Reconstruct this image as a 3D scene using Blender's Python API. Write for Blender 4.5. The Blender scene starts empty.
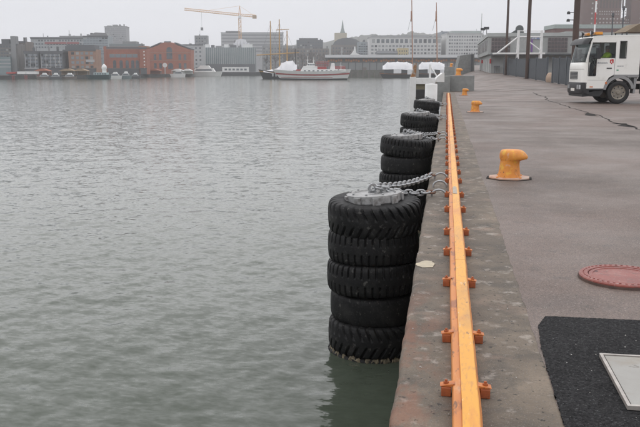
import bpy, bmesh, math, random
import numpy as np
from mathutils import Vector, Matrix

# ------------------------------------------------------------------ camera
FPX, W0, H0 = 800.0, 640.0, 427.0
CAMX, CAMZ = 0.25, 1.5
HORIZON = 69.5
PITCH = math.atan((H0 / 2 - HORIZON) / FPX)
YAW = math.atan((447 - 320) / FPX * math.cos(PITCH))      # quay direction (+Y) lies this far right of the view axis
WATER = -1.80

scene = bpy.context.scene
col = scene.collection
cam_data = bpy.data.cameras.new('camera')
cam = bpy.data.objects.new('camera', cam_data)
col.objects.link(cam)
cam.location = (CAMX, 0, CAMZ)
cam.rotation_euler = (math.pi / 2 - PITCH, 0, YAW)
cam_data.sensor_width = 36.0
cam_data.sensor_fit = 'HORIZONTAL'
cam_data.lens = FPX / W0 * 36.0
cam_data.clip_end = 6000
cam_data.clip_start = 0.05
scene.camera = cam

# ------------------------------------------------------------------ sky, sun, exposure
SUN_EL, SUN_AZ = math.radians(82), math.radians(-30)     # high veiled sun behind thick cloud
world = bpy.data.worlds.new('World')
scene.world = world
world.use_nodes = True
wt = world.node_tree
wt.nodes.clear()
w_out = wt.nodes.new('ShaderNodeOutputWorld')
w_bg = wt.nodes.new('ShaderNodeBackground')
w_sky = wt.nodes.new('ShaderNodeTexSky')
w_sky.sky_type = 'NISHITA'
w_sky.sun_disc = False
w_sky.sun_elevation = SUN_EL
w_sky.sun_rotation = SUN_AZ
w_sky.dust_density = 4.0
w_mix = wt.nodes.new('ShaderNodeMixRGB')
w_mix.inputs[0].default_value = 0.93                       # closed cloud cover in front of the clear sky
w_noise = wt.nodes.new('ShaderNodeTexNoise')
w_noise.inputs['Scale'].default_value = 1.6
w_noise.inputs['Detail'].default_value = 5
w_ramp = wt.nodes.new('ShaderNodeValToRGB')
w_ramp.color_ramp.elements[0].position = 0.3
w_ramp.color_ramp.elements[0].color = (7.0, 7.05, 7.45, 1)
w_ramp.color_ramp.elements[1].position = 0.7
w_ramp.color_ramp.elements[1].color = (7.6, 7.65, 8.05, 1)
w_tc = wt.nodes.new('ShaderNodeTexCoord')
wt.links.new(w_tc.outputs['Generated'], w_noise.inputs['Vector'])
wt.links.new(w_noise.outputs['Fac'], w_ramp.inputs['Fac'])
wt.links.new(w_sky.outputs['Color'], w_mix.inputs[1])
wt.links.new(w_ramp.outputs['Color'], w_mix.inputs[2])
wt.links.new(w_mix.outputs['Color'], w_bg.inputs['Color'])
w_bg.inputs['Strength'].default_value = 0.1
wt.links.new(w_bg.outputs['Background'], w_out.inputs['Surface'])

sun_d = bpy.data.lights.new('sun', 'SUN')
sun_d.energy = 1.5
sun_d.angle = math.radians(150)
sun_d.color = (1.0, 0.97, 0.93)
sun = bpy.data.objects.new('sun', sun_d)
col.objects.link(sun)
sun.rotation_euler = (-(math.pi / 2 - SUN_EL), 0, -SUN_AZ)
sun.location = (0, -5, 40)

scene.view_settings.view_transform = 'Standard'
scene.view_settings.look = 'None'
scene.view_settings.exposure = 0.2
scene.view_settings.gamma = 1.0
scene.view_settings.use_curve_mapping = False
scene.render.engine = 'CYCLES'
scene.cycles.use_denoising = True
scene.cycles.max_bounces = 8
scene.cycles.transparent_max_bounces = 8
scene.cycles.volume_bounces = 1
scene.cycles.caustics_reflective = False
scene.cycles.caustics_refractive = False

# ------------------------------------------------------------------ projection helpers
SP, CP = math.sin(PITCH), math.cos(PITCH)
SY, CY = math.sin(YAW), math.cos(YAW)
random.seed(7)
rng = np.random.default_rng(11)

def pix(x, y, v):
    """pixel -> (u, z) on the vertical plane v metres in front of the camera"""
    a, b = (x - W0 / 2) / FPX, -(y - H0 / 2) / FPX
    t = v / (CP + b * SP)
    return a * t, CAMZ + t * (-SP + b * CP)

def world_uv(u, v, z=0.0):
    return Vector((CAMX + u * CY - v * SY, u * SY + v * CY, z))

def at(x, y, v):
    u, z = pix(x, y, v)
    return world_uv(u, v, z)

def ground(x, y, z=0.0):
    a, b = (x - W0 / 2) / FPX, -(y - H0 / 2) / FPX
    dz = -SP + b * CP
    t = (z - CAMZ) / dz
    return world_uv(a * t, (CP + b * SP) * t, z)

def smooth(t):
    t = min(1.0, max(0.0, t))
    return t * t * (3 - 2 * t)

def gz(x, y):
    """the deck is level by the edge and climbs gently towards the terminal"""
    return 0.0115 * max(0.0, y - 38.0) * smooth((x - 0.9) / 5.0)

# ------------------------------------------------------------------ materials
MATS = {}

def nd(nt, kind, **kw):
    n = nt.nodes.new(kind)
    for k, v in kw.items():
        n.inputs[k].default_value = v
    return n

def pm(name, c1, c2=None, rough=0.6, scale=3.0, lo=0.35, hi=0.65, bump=0.0, bscale=40.0, bdist=0.01,
       metal=0.0, spec=0.5, layers=(), rough2=None, coords='Object', stretch=(1, 1, 1), coat=0.0):
    """procedural Principled material: two noise-mixed colours, extra stain layers, fine bump"""
    if name in MATS:
        return MATS[name]
    m = bpy.data.materials.new(name)
    m.use_nodes = True
    nt = m.node_tree
    bsdf = nt.nodes['Principled BSDF']
    bsdf.inputs['Metallic'].default_value = metal
    bsdf.inputs['Specular IOR Level'].default_value = spec
    bsdf.inputs['Roughness'].default_value = rough
    bsdf.inputs['Coat Weight'].default_value = coat
    tc = nt.nodes.new('ShaderNodeTexCoord')
    mp = nt.nodes.new('ShaderNodeMapping')
    mp.inputs['Scale'].default_value = stretch
    nt.links.new(tc.outputs[coords], mp.inputs['Vector'])
    vec = mp.outputs['Vector']
    c2 = c2 or tuple(c * 0.8 for c in c1)
    n1 = nd(nt, 'ShaderNodeTexNoise', Scale=scale, Detail=7, Roughness=0.62)
    nt.links.new(vec, n1.inputs['Vector'])
    mr = nd(nt, 'ShaderNodeMapRange', **{'From Min': lo, 'From Max': hi})
    nt.links.new(n1.outputs['Fac'], mr.inputs['Value'])
    mix = nt.nodes.new('ShaderNodeMixRGB')
    mix.inputs[1].default_value = (*c1, 1)
    mix.inputs[2].default_value = (*c2, 1)
    nt.links.new(mr.outputs['Result'], mix.inputs[0])
    out = mix.outputs['Color']
    if rough2 is not None:
        rr = nd(nt, 'ShaderNodeMapRange', **{'To Min': rough, 'To Max': rough2})
        nt.links.new(mr.outputs['Result'], rr.inputs['Value'])
        nt.links.new(rr.outputs['Result'], bsdf.inputs['Roughness'])
    for i, (lc, ls, llo, lhi, amt) in enumerate(layers):
        ns = nd(nt, 'ShaderNodeTexNoise', Scale=ls, Detail=6, Roughness=0.6)
        off = nt.nodes.new('ShaderNodeVectorMath')
        off.operation = 'ADD'
        off.inputs[1].default_value = (i * 13.7 + 3.1, i * 5.3 - 9, i * 7.7)
        nt.links.new(vec, off.inputs[0])
        nt.links.new(off.outputs[0], ns.inputs['Vector'])
        ms = nd(nt, 'ShaderNodeMapRange', **{'From Min': llo, 'From Max': lhi, 'To Max': amt})
        nt.links.new(ns.outputs['Fac'], ms.inputs['Value'])
        mx = nt.nodes.new('ShaderNodeMixRGB')
        mx.inputs[2].default_value = (*lc, 1)
        nt.links.new(ms.outputs['Result'], mx.inputs[0])
        nt.links.new(out, mx.inputs[1])
        out = mx.outputs['Color']
    nt.links.new(out, bsdf.inputs['Base Color'])
    if bump:
        nb = nd(nt, 'ShaderNodeTexNoise', Scale=bscale, Detail=6, Roughness=0.65)
        nt.links.new(vec, nb.inputs['Vector'])
        bp = nd(nt, 'ShaderNodeBump', Strength=bump, Distance=bdist)
        nt.links.new(nb.outputs['Fac'], bp.inputs['Height'])
        nt.links.new(bp.outputs['Normal'], bsdf.inputs['Normal'])
    MATS[name] = m
    return m

def glass_mat(name, tint, trans, rough=0.05):
    """pane: part clear, part mirror-like dark"""
    if name in MATS:
        return MATS[name]
    m = bpy.data.materials.new(name)
    m.use_nodes = True
    nt = m.node_tree
    bsdf = nt.nodes['Principled BSDF']
    bsdf.inputs['Base Color'].default_value = (*tint, 1)
    bsdf.inputs['Roughness'].default_value = rough
    tr = nt.nodes.new('ShaderNodeBsdfTransparent')
    tr.inputs['Color'].default_value = (0.86, 0.9, 0.9, 1)
    mx = nt.nodes.new('ShaderNodeMixShader')
    mx.inputs[0].default_value = trans
    nt.links.new(bsdf.outputs['BSDF'], mx.inputs[1])
    nt.links.new(tr.outputs['BSDF'], mx.inputs[2])
    nt.links.new(mx.outputs['Shader'], nt.nodes['Material Output'].inputs['Surface'])
    MATS[name] = m
    return m

# ------------------------------------------------------------------ mesh builder
class MB:
    def __init__(self):
        self.v, self.f = [], []

    def add(self, vs, fs):
        o = len(self.v)
        self.v += [tuple(p) for p in vs]
        self.f += [tuple(i + o for i in f) for f in fs]
        return self

    def box(self, x0, x1, y0, y1, z0, z1):
        vs = [(x0, y0, z0), (x1, y0, z0), (x1, y1, z0), (x0, y1, z0), (x0, y0, z1), (x1, y0, z1), (x1, y1, z1), (x0, y1, z1)]
        return self.add(vs, [(3, 2, 1, 0), (4, 5, 6, 7), (0, 1, 5, 4), (1, 2, 6, 5), (2, 3, 7, 6), (3, 0, 4, 7)])

    def prism(self, poly, a0, a1, axis='y'):
        """closed polygon (p, q) pushed along an axis; axis y: (x, z), axis x: (y, z), axis z: (x, y)"""
        n = len(poly)
        def pt(p, a):
            return {'y': (p[0], a, p[1]), 'x': (a, p[0], p[1]), 'z': (p[0], p[1], a)}[axis]
        vs = [pt(p, a0) for p in poly] + [pt(p, a1) for p in poly]
        fs = [tuple(range(n))[::-1], tuple(range(n, 2 * n))]
        fs += [(i, (i + 1) % n, n + (i + 1) % n, n + i) for i in range(n)]
        return self.add(vs, fs)

    def tube(self, pts, r, n=8, r1=None, cap=True):
        pts = [Vector(p) for p in pts]
        m = len(pts)
        prev = None
        vs = []
        for i, p in enumerate(pts):
            d = (pts[min(i + 1, m - 1)] - pts[max(i - 1, 0)])
            if d.length < 1e-9:
                d = Vector((0, 0, 1))
            d.normalize()
            if prev is None:
                ref = Vector((0, 0, 1)) if abs(d.z) < 0.9 else Vector((1, 0, 0))
                s = d.cross(ref).normalized()
            else:
                s = (prev - d * prev.dot(d))
                s = s.normalized() if s.length > 1e-6 else d.orthogonal().normalized()
            prev = s
            t = d.cross(s)
            rr = r if r1 is None else r + (r1 - r) * i / max(1, m - 1)
            for k in range(n):
                a = 2 * math.pi * k / n
                vs.append(p + s * (math.cos(a) * rr) + t * (math.sin(a) * rr))
        fs = []
        for i in range(m - 1):
            for k in range(n):
                k2 = (k + 1) % n
                fs.append((i * n + k, i * n + k2, (i + 1) * n + k2, (i + 1) * n + k))
        if cap:
            fs.append(tuple(range(n))[::-1])
            fs.append(tuple((m - 1) * n + k for k in range(n)))
        return self.add(vs, fs)

    def lathe(self, prof, n=32, c=(0, 0, 0), axis='z', closed=False):
        """prof: (r, h) pairs revolved about the axis through c"""
        vs = []
        for r, h in prof:
            for k in range(n):
                a = 2 * math.pi * k / n
                x, y = math.cos(a) * r, math.sin(a) * r
                if axis == 'z':
                    vs.append((c[0] + x, c[1] + y, c[2] + h))
                elif axis == 'y':
                    vs.append((c[0] + x, c[1] + h, c[2] + y))
                else:
                    vs.append((c[0] + h, c[1] + x, c[2] + y))
        fs = []
        m = len(prof)
        for i in range(m if closed else m - 1):
            j = (i + 1) % m
            for k in range(n):
                k2 = (k + 1) % n
                fs.append((i * n + k, i * n + k2, j * n + k2, j * n + k))
        if not closed:
            fs.append(tuple(range(n))[::-1])
            fs.append(tuple((m - 1) * n + k for k in range(n)))
        return self.add(vs, fs)

    def mesh(self, name, mat, smooth_ang=None, bevel=0.0):
        me = bpy.data.meshes.new(name)
        me.from_pydata(self.v, [], self.f)
        bm = bmesh.new()
        bm.from_mesh(me)
        bmesh.ops.recalc_face_normals(bm, faces=bm.faces)
        if bevel:
            es = [e for e in bm.edges if len(e.link_faces) == 2 and e.calc_face_angle(0) > 0.6]
            bmesh.ops.bevel(bm, geom=es, offset=bevel, segments=2, affect='EDGES', clamp_overlap=True, profile=0.6)
        bm.to_mesh(me)
        bm.free()
        if smooth_ang is not None:
            me.polygons.foreach_set('use_smooth', [True] * len(me.polygons))
            me.set_sharp_from_angle(angle=math.radians(smooth_ang))
        me.materials.append(mat)
        return me

    def build(self, name, mat, parent=None, smooth_ang=None, bevel=0.0):
        return link(name, self.mesh(name, mat, smooth_ang, bevel), parent)

def link(name, me, parent=None, loc=(0, 0, 0), rot=(0, 0, 0), scl=(1, 1, 1)):
    o = bpy.data.objects.new(name, me)
    col.objects.link(o)
    o.parent = parent
    o.location, o.rotation_euler, o.scale = loc, rot, scl
    return o

def tag(o, label, cat, group=None):
    o['label'], o['category'] = label, cat
    if group:
        o['group'] = group
    return o

def thing(name, label, cat, loc=(0, 0, 0), rz=0.0, group=None):
    o = link(name, None)
    o.location = loc
    o.rotation_euler = (0, 0, rz)
    return tag(o, label, cat, group)

def struct(o):
    o['kind'] = 'structure'
    return o

def copy_tree(o, parent=None):
    c = o.copy()
    col.objects.link(c)
    c.parent = parent
    for ch in list(o.children):
        copy_tree(ch, c)
    return c

# shared palette
M_STEELW = pm('white_painted_steel', (0.8, 0.8, 0.8), (0.68, 0.68, 0.66), rough=0.4, scale=2, layers=[((0.3, 0.16, 0.08), 3, 0.66, 0.72, 0.6)])
M_GALV = pm('galvanised_steel', (0.46, 0.47, 0.48), (0.24, 0.245, 0.25), rough=0.45, scale=14, metal=0.65, bump=0.15, bscale=60)
M_ORANGE = pm('orange_paint', (0.62, 0.235, 0.05), (0.5, 0.17, 0.035), rough=0.5, scale=5, bump=0.2, bscale=60, bdist=0.004,
              layers=[((0.22, 0.07, 0.03), 9, 0.62, 0.7, 0.7), ((0.66, 0.5, 0.3), 22, 0.68, 0.74, 0.5)])
M_BLACKM = pm('black_metal', (0.03, 0.03, 0.033), (0.02, 0.02, 0.02), rough=0.45, scale=5)
M_GLASSFAR = pm('far_window_glass', (0.075, 0.09, 0.105), (0.13, 0.15, 0.17), rough=0.15, scale=0.35, lo=0.4, hi=0.6, coords='Object')
M_PANE2 = pm('pale_blind_pane', (0.33, 0.34, 0.34), rough=0.4)
M_PANE3 = pm('black_pane', (0.03, 0.035, 0.04), rough=0.15)
M_CONC = pm('concrete_block', (0.27, 0.275, 0.265), (0.2, 0.205, 0.2), rough=0.8, scale=2.2, bump=0.3, bscale=25, bdist=0.01,
            layers=[((0.13, 0.13, 0.12), 1.2, 0.55, 0.75, 0.5)])

# ================================================================== SETTING
# ------------------------------------------------------------------ water
def build_water():
    rows = np.concatenate([[-60.0, -10.0, 0.5], np.geomspace(4.5, 900, 900), [1150, 1390]])
    tans = np.concatenate([[-1.3, -1.15, -1.0, -0.85], np.linspace(-0.72, 0.3, 430), [0.4, 0.55, 0.7]])
    T, V = np.meshgrid(tans, rows)
    Vs = np.maximum(np.abs(V), 40.0) * np.sign(V + 1e-6)
    inner = (T > -0.8) & (T < 0.35)
    U = T * np.where(inner, np.maximum(np.abs(V), 4.5), np.maximum(np.abs(V), 40.0))
    X = CAMX + U * CY - V * SY
    Y = U * SY + V * CY
    Z = np.zeros_like(X)
    dv = np.gradient(np.abs(V), axis=0)
    lam = np.geomspace(0.22, 2.6, 72)
    for i, L in enumerate(lam):
        ang = math.radians(-62) + rng.normal(0, 1.0)
        k = 2 * math.pi / L
        amp = 0.00092 * L ** 0.6 * (1.2 if L < 0.7 else 0.6)
        ph = rng.uniform(0, 6.28)
        att = np.clip(1.6 - 3.2 * np.abs(dv) / L, 0, 1)
        wv = np.sin(k * (X * math.cos(ang) + Y * math.sin(ang)) + ph)
        Z += att * amp * (wv + 0.25 * (wv * wv - 0.5))
    patch = 1 + 0.35 * np.sin(X * 0.31 + 0.7 * np.sin(Y * 0.17)) * np.sin(Y * 0.23 + 1.3)
    Z = Z * patch * 1.0
    nr, nc = X.shape
    vs = np.stack([X, Y, Z + WATER], -1).reshape(-1, 3)
    idx = np.arange(nr * nc).reshape(nr, nc)
    q = np.stack([idx[:-1, :-1], idx[:-1, 1:], idx[1:, 1:], idx[1:, :-1]], -1).reshape(-1, 4)
    me = bpy.data.meshes.new('water')
    me.vertices.add(len(vs)); me.vertices.foreach_set('co', vs.astype(np.float32).ravel())
    me.loops.add(q.size); me.loops.foreach_set('vertex_index', q.astype(np.int32).ravel())
    me.polygons.add(len(q))
    me.polygons.foreach_set('loop_start', np.arange(0, q.size, 4, dtype=np.int32))
    me.polygons.foreach_set('loop_total', np.full(len(q), 4, dtype=np.int32))
    me.polygons.foreach_set('use_smooth', np.ones(len(q), dtype=bool))
    me.update()
    me.validate()
    m = bpy.data.materials.new('harbour_water')
    m.use_nodes = True
    nt = m.node_tree
    b = nt.nodes['Principled BSDF']
    b.inputs['Base Color'].default_value = (0.06, 0.073, 0.055, 1)
    b.inputs['Roughness'].default_value = 0.1
    b.inputs['IOR'].default_value = 1.333
    tc = nt.nodes.new('ShaderNodeTexCoord')
    mp = nt.nodes.new('ShaderNodeMapping')
    mp.inputs['Rotation'].default_value = (0, 0, math.radians(28))
    mp.inputs['Scale'].default_value = (0.55, 1.0, 1.0)
    nt.links.new(tc.outputs['Object'], mp.inputs['Vector'])
    # ripples finer than the mesh: tilt the normal directly, so that far water stays rough too
    geo = nt.nodes.new('ShaderNodeNewGeometry')
    cur = geo.outputs['Normal']
    for sc_, k_ in ((6.0, 0.27), (1.6, 0.07), (17.0, 0.26), (40.0, 0.12)):
        n1 = nd(nt, 'ShaderNodeTexNoise', Scale=sc_, Detail=2, Roughness=0.5)
        nt.links.new(mp.outputs['Vector'], n1.inputs['Vector'])
        sub = nt.nodes.new('ShaderNodeVectorMath'); sub.operation = 'SUBTRACT'
        sub.inputs[1].default_value = (0.5, 0.5, 0.5)
        nt.links.new(n1.outputs['Color'], sub.inputs[0])
        mul = nt.nodes.new('ShaderNodeVectorMath'); mul.operation = 'MULTIPLY'
        mul.inputs[1].default_value = (k_, k_, 0.0)
        nt.links.new(sub.outputs[0], mul.inputs[0])
        add = nt.nodes.new('ShaderNodeVectorMath'); add.operation = 'ADD'
        nt.links.new(cur, add.inputs[0]); nt.links.new(mul.outputs[0], add.inputs[1])
        cur = add.outputs[0]
    nrm = nt.nodes.new('ShaderNodeVectorMath'); nrm.operation = 'NORMALIZE'
    nt.links.new(cur, nrm.inputs[0])
    nt.links.new(nrm.outputs[0], b.inputs['Normal'])
    me.materials.append(m)
    return struct(link('water', me))

build_water()

# ------------------------------------------------------------------ quay
JOINT = 0.79
RAILX = 0.376
EDGE = 0.04

def coping_material():
    m = pm('old_coping_concrete', (0.2, 0.16, 0.12), (0.09, 0.072, 0.055), rough=0.8, scale=1.7, lo=0.36, hi=0.64, bump=0.55, bscale=45, bdist=0.006,
           layers=[((0.075, 0.065, 0.054), 4.0, 0.5, 0.62, 0.72), ((0.085, 0.07, 0.056), 1.1, 0.52, 0.62, 0.55), ((0.32, 0.22, 0.17), 2.3, 0.57, 0.68, 0.4),
                   ((0.38, 0.34, 0.3), 8.0, 0.57, 0.66, 0.55),
                   ((0.10, 0.09, 0.08), 70.0, 0.53, 0.62, 0.55),
                   ((0.30, 0.28, 0.25), 120.0, 0.57, 0.66, 0.5),
                   ((0.02, 0.018, 0.016), 26.0, 0.63, 0.66, 0.9)])
    # rust bled from the old iron in the first metres of the edge
    nt = m.node_tree
    b = nt.nodes['Principled BSDF']
    src = b.inputs['Base Color'].links[0].from_socket
    tc = nt.nodes.new('ShaderNodeTexCoord')
    n = nd(nt, 'ShaderNodeTexNoise', Scale=3.3, Detail=6, Roughness=0.65)
    mp = nt.nodes.new('ShaderNodeMapping')
    mp.inputs['Scale'].default_value = (1.3, 0.8, 1)
    mp.inputs['Location'].default_value = (1.3, 4.4, 0)
    nt.links.new(tc.outputs['Object'], mp.inputs['Vector'])
    nt.links.new(mp.outputs['Vector'], n.inputs['Vector'])
    a = nd(nt, 'ShaderNodeMapRange', **{'From Min': 0.47, 'From Max': 0.6})
    nt.links.new(n.outputs['Fac'], a.inputs['Value'])
    sx = nt.nodes.new('ShaderNodeSeparateXYZ')
    nt.links.new(tc.outputs['Object'], sx.inputs[0])
    fx = nd(nt, 'ShaderNodeMapRange', **{'From Min': 0.36, 'From Max': 0.12})
    nt.links.new(sx.outputs['X'], fx.inputs['Value'])
    fy = nd(nt, 'ShaderNodeMapRange', **{'From Min': 6.0, 'From Max': 4.4, 'To Max': 0.48})
    nt.links.new(sx.outputs['Y'], fy.inputs['Value'])
    m1 = nt.nodes.new('ShaderNodeMath'); m1.operation = 'MULTIPLY'
    m2 = nt.nodes.new('ShaderNodeMath'); m2.operation = 'MULTIPLY'
    nt.links.new(a.outputs[0], m1.inputs[0]); nt.links.new(fx.outputs[0], m1.inputs[1])
    nt.links.new(m1.outputs[0], m2.inputs[0]); nt.links.new(fy.outputs[0], m2.inputs[1])
    mx = nt.nodes.new('ShaderNodeMixRGB')
    mx.inputs[2].default_value = (0.23, 0.085, 0.045, 1)
    nt.links.new(m2.outputs[0], mx.inputs[0]); nt.links.new(src, mx.inputs[1])
    nt.links.new(mx.outputs[0], b.inputs['Base Color'])
    return m

def build_quay():
    # coping: worn rounded edge, uneven along its length
    ys = np.concatenate([np.arange(-4, 14, 0.04), np.arange(14, 40, 0.15), np.arange(40, 240, 2.0)])
    prof = [(EDGE, -6.0), (EDGE, -0.035), (EDGE + 0.008, -0.012), (EDGE + 0.028, 0.0), (0.18, 0.0), (0.5, 0.0), (0.95, 0.0)]
    np_ = len(prof)
    wob = np.cumsum(rng.normal(0, 0.0022, len(ys)))
    wob -= np.convolve(wob, np.ones(41) / 41, 'same')
    vs = []
    for j, y in enumerate(ys):
        for i, (x, z) in enumerate(prof):
            e = wob[j] if 0 < i < 4 else 0
            vs.append((x + max(-0.012, min(0.02, e)) * 0.9 + (0.004 if i in (1, 2) else 0), y, z - (abs(e) * 0.5 if i in (1, 2) else 0)))
    fs = []
    for j in range(len(ys) - 1):
        for i in range(np_ - 1):
            a = j * np_ + i
            fs.append((a, a + 1, a + np_ + 1, a + np_))
    mb = MB().add(vs, fs)
    o = struct(mb.build('quay_coping', coping_material(), None, 50))
    # old asphalt deck: ragged seam against the coping, climbing towards the terminal
    ys = np.concatenate([np.arange(-4, 16, 0.045), np.arange(16, 60, 0.25), np.arange(60, 300, 3.0)])
    xs = [None, 0.84, 1.1, 1.6, 2.4, 3.4, 4.6, 6, 8, 11, 15, 22, 32, 50, 90, 160, 320]
    jag = np.convolve(rng.normal(0, 0.007, len(ys)), np.ones(3) / 3, 'same') + 0.006 * np.sin(ys * 0.9)
    vs = []
    for j, y in enumerate(ys):
        for x in xs:
            xx = JOINT + jag[j] if x is None else x
            vs.append((xx, y, (0.0012 if x is None else 0.004) + gz(xx, y)))
    n = len(xs)
    fs = [(j * n + i, j * n + i + 1, (j + 1) * n + i + 1, (j + 1) * n + i) for j in range(len(ys) - 1) for i in range(n - 1)]
    asph = pm('old_asphalt', (0.138, 0.104, 0.084), (0.098, 0.075, 0.062), rough=0.47, rough2=0.7, scale=0.5, lo=0.36, hi=0.64, bump=0.8, bscale=130, bdist=0.006,
              layers=[((0.185, 0.13, 0.108), 0.16, 0.42, 0.62, 0.65), ((0.065, 0.053, 0.048), 0.9, 0.55, 0.68, 0.4), ((0.18, 0.15, 0.135), 2.6, 0.56, 0.68, 0.35), ((0.075, 0.06, 0.053), 5.0, 0.58, 0.66, 0.5),
                      ((0.05, 0.04, 0.036), 85, 0.52, 0.6, 0.75), ((0.36, 0.3, 0.27), 120, 0.57, 0.64, 0.7), ((0.03, 0.028, 0.027), 7, 0.69, 0.73, 0.7)])
    struct(MB().add(vs, fs).build('quay_deck', asph))

build_quay()

def ragged_sheet(name, poly, z, mat, jit=0.012, step=0.05, closed_edges=None):
    """thin sheet with an uneven outline lying on the deck"""
    pts = []
    n = len(poly)
    for i in range(n):
        a, b = Vector((*poly[i], 0)), Vector((*poly[(i + 1) % n], 0))
        L = (b - a).length
        m = max(1, int(L / step))
        nrm = Vector(((b - a).y, -(b - a).x, 0)).normalized()
        for k in range(m):
            p = a.lerp(b, k / m)
            pts.append(p + nrm * (random.gauss(0, jit) if k else 0))
    vs = [(p.x, p.y, z + gz(p.x, p.y)) for p in pts]
    bm = bmesh.new()
    f = bm.faces.new([bm.verts.new(v) for v in vs])
    bmesh.ops.triangulate(bm, faces=[f])
    bmesh.ops.recalc_face_normals(bm, faces=bm.faces)
    for f in bm.faces:
        if f.normal.z < 0:
            f.normal_flip()
    me = bpy.data.meshes.new(name)
    bm.to_mesh(me); bm.free()
    me.materials.append(mat)
    return link(name, me)

# fresh black asphalt patch in the deck
yt = ground(560, 317.5).y
M_NEWASPH = pm('fresh_asphalt', (0.028, 0.028, 0.029), (0.018, 0.018, 0.019), rough=0.8, spec=0.12, scale=3, bump=1.0, bscale=95, bdist=0.012,
               layers=[((0.12, 0.12, 0.125), 95, 0.58, 0.64, 0.85), ((0.05, 0.05, 0.052), 45, 0.5, 0.6, 0.6), ((0.006, 0.006, 0.007), 75, 0.52, 0.6, 0.85)])
struct(ragged_sheet('asphalt_patch', [(0.775, 1.5), (3.6, 1.5), (3.6, yt + 0.03), (0.89, yt), (0.825, yt - 0.2), (0.8, yt - 0.6), (0.79, yt - 1.1)], 0.0055, M_NEWASPH, 0.0025, 0.012))

# tarred crack running across the deck towards the truck
M_TAR = pm('tar', (0.02, 0.018, 0.017), (0.032, 0.029, 0.027), rough=0.85, spec=0.1, scale=3)
def crack(name, pix_pts, w0):
    P = [ground(*p) for p in pix_pts]
    pts = []
    for i in range(len(P) - 1):
        L = (P[i + 1] - P[i]).length
        m = max(2, int(L / 0.4))
        for k in range(m):
            pts.append(P[i].lerp(P[i + 1], k / m))
    pts.append(P[-1])
    lft, rgt = [], []
    off = 0
    for i, p in enumerate(pts):
        d = (pts[min(i + 1, len(pts) - 1)] - pts[max(0, i - 1)]).normalized()
        nrm = Vector((-d.y, d.x, 0))
        off = off * 0.8 + random.gauss(0, 0.05)
        w = w0 * random.uniform(0.35, 1.3)
        q = p + nrm * off
        lft.append((q.x + nrm.x * w, q.y + nrm.y * w)); rgt.append((q.x - nrm.x * w, q.y - nrm.y * w))
    n = len(lft)
    vs = [(x, y, 0.008 + gz(x, y)) for x, y in lft + rgt]
    fs = [(i, i + 1, n + i + 1, n + i) for i in range(n - 1)]
    return struct(MB().add(vs, fs).build(name, M_TAR))
crack('deck_crack', [(533, 95), (556, 103), (588, 114), (612, 121), (650, 132), (700, 148)], 0.03)
crack('deck_crack', [(586, 113.2), (595, 116.2)], 0.16)
crack('deck_crack', [(618, 123.6), (631, 127.4)], 0.18)
crack('deck_crack', [(474, 92.5), (510, 93.5), (560, 92)], 0.05)
crack('deck_crack', [(470, 96), (500, 97.5)], 0.035)

# ------------------------------------------------------------------ steel plate, manhole cover
p_a, p_b = ground(599, 358), ground(628.5, 411.5)
M_PLATE = pm('scuffed_plate', (0.34, 0.335, 0.315), (0.28, 0.27, 0.25), rough=0.55, scale=2.5, bump=0.1, bscale=30,
             layers=[((0.25, 0.215, 0.165), 4, 0.5, 0.62, 0.6), ((0.13, 0.11, 0.09), 13, 0.64, 0.69, 0.7), ((0.3, 0.28, 0.25), 70, 0.55, 0.65, 0.5)])
pl = thing('access_plate', 'pale grey steel cover plate set in the fresh black asphalt', 'cover plate', (p_a.x, p_b.y, 0.008))
pw, plen = 0.62, p_a.y - p_b.y
MB().box(0.022, pw - 0.022, 0.022, plen - 0.022, 0, 0.016).build('plate', M_PLATE, pl, None, 0.003)
fr = MB().box(0, pw, 0, 0.016, 0, 0.02).box(0, pw, plen - 0.016, plen, 0, 0.02).box(0, 0.016, 0.016, plen - 0.016, 0, 0.02).box(pw - 0.016, pw, 0.016, plen - 0.016, 0, 0.02)
fr.build('frame', pm('worn_frame_steel', (0.5, 0.47, 0.43), (0.3, 0.27, 0.25), rough=0.4, metal=0.4, scale=8), pl)

M_MANH = pm('red_painted_iron', (0.27, 0.075, 0.058), (0.2, 0.055, 0.045), rough=0.5, scale=4, bump=0.25, bscale=70, bdist=0.004,
            layers=[((0.33, 0.16, 0.135), 5, 0.54, 0.66, 0.45), ((0.14, 0.06, 0.05), 14, 0.57, 0.65, 0.7), ((0.3, 0.25, 0.23), 40, 0.58, 0.66, 0.6)])
M_IRON = pm('bare_iron', (0.12, 0.075, 0.06), (0.06, 0.045, 0.04), rough=0.6, scale=9, bump=0.3)
mc = ground(623.5, 279.5)
mh = thing('manhole_cover', 'round red painted iron manhole cover standing proud of the asphalt', 'manhole cover', (mc.x, mc.y, 0.004))
MB().lathe([(0.248, 0.0), (0.312, 0.0), (0.312, 0.026), (0.304, 0.034), (0.252, 0.034), (0.248, 0.03)], 72, closed=True).build('frame', M_MANH, mh, 35)
MB().lathe([(0.3135, 0.0), (0.3165, 0.0), (0.3165, 0.018), (0.3135, 0.018)], 72, closed=True).build('frame_skirt', M_IRON, mh)
MB().lathe([(0.0, 0.0), (0.243, 0.0), (0.243, 0.027), (0.238, 0.03), (0.215, 0.03), (0.212, 0.025), (0.0, 0.025)][::1], 64).build('cover', M_MANH, mh, 35)
for k in range(44):
    a = 2 * math.pi * k / 44
    b = MB().box(-0.008, 0.008, -0.003, 0.003, 0.0, 0.0045)
    if k == 0:
        cleat = b.mesh('cleat', M_MANH)
    link('cleat', cleat, mh, (0.28 * math.cos(a), 0.28 * math.sin(a), 0.0335), (0, 0, a + math.pi / 2))
link('keyhole', MB().box(-0.022, 0.022, -0.012, 0.012, 0, 0.002).mesh('keyhole', M_BLACKM), mh, (-0.185, 0.105, 0.0245), (0, 0, 0.2))

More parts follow.
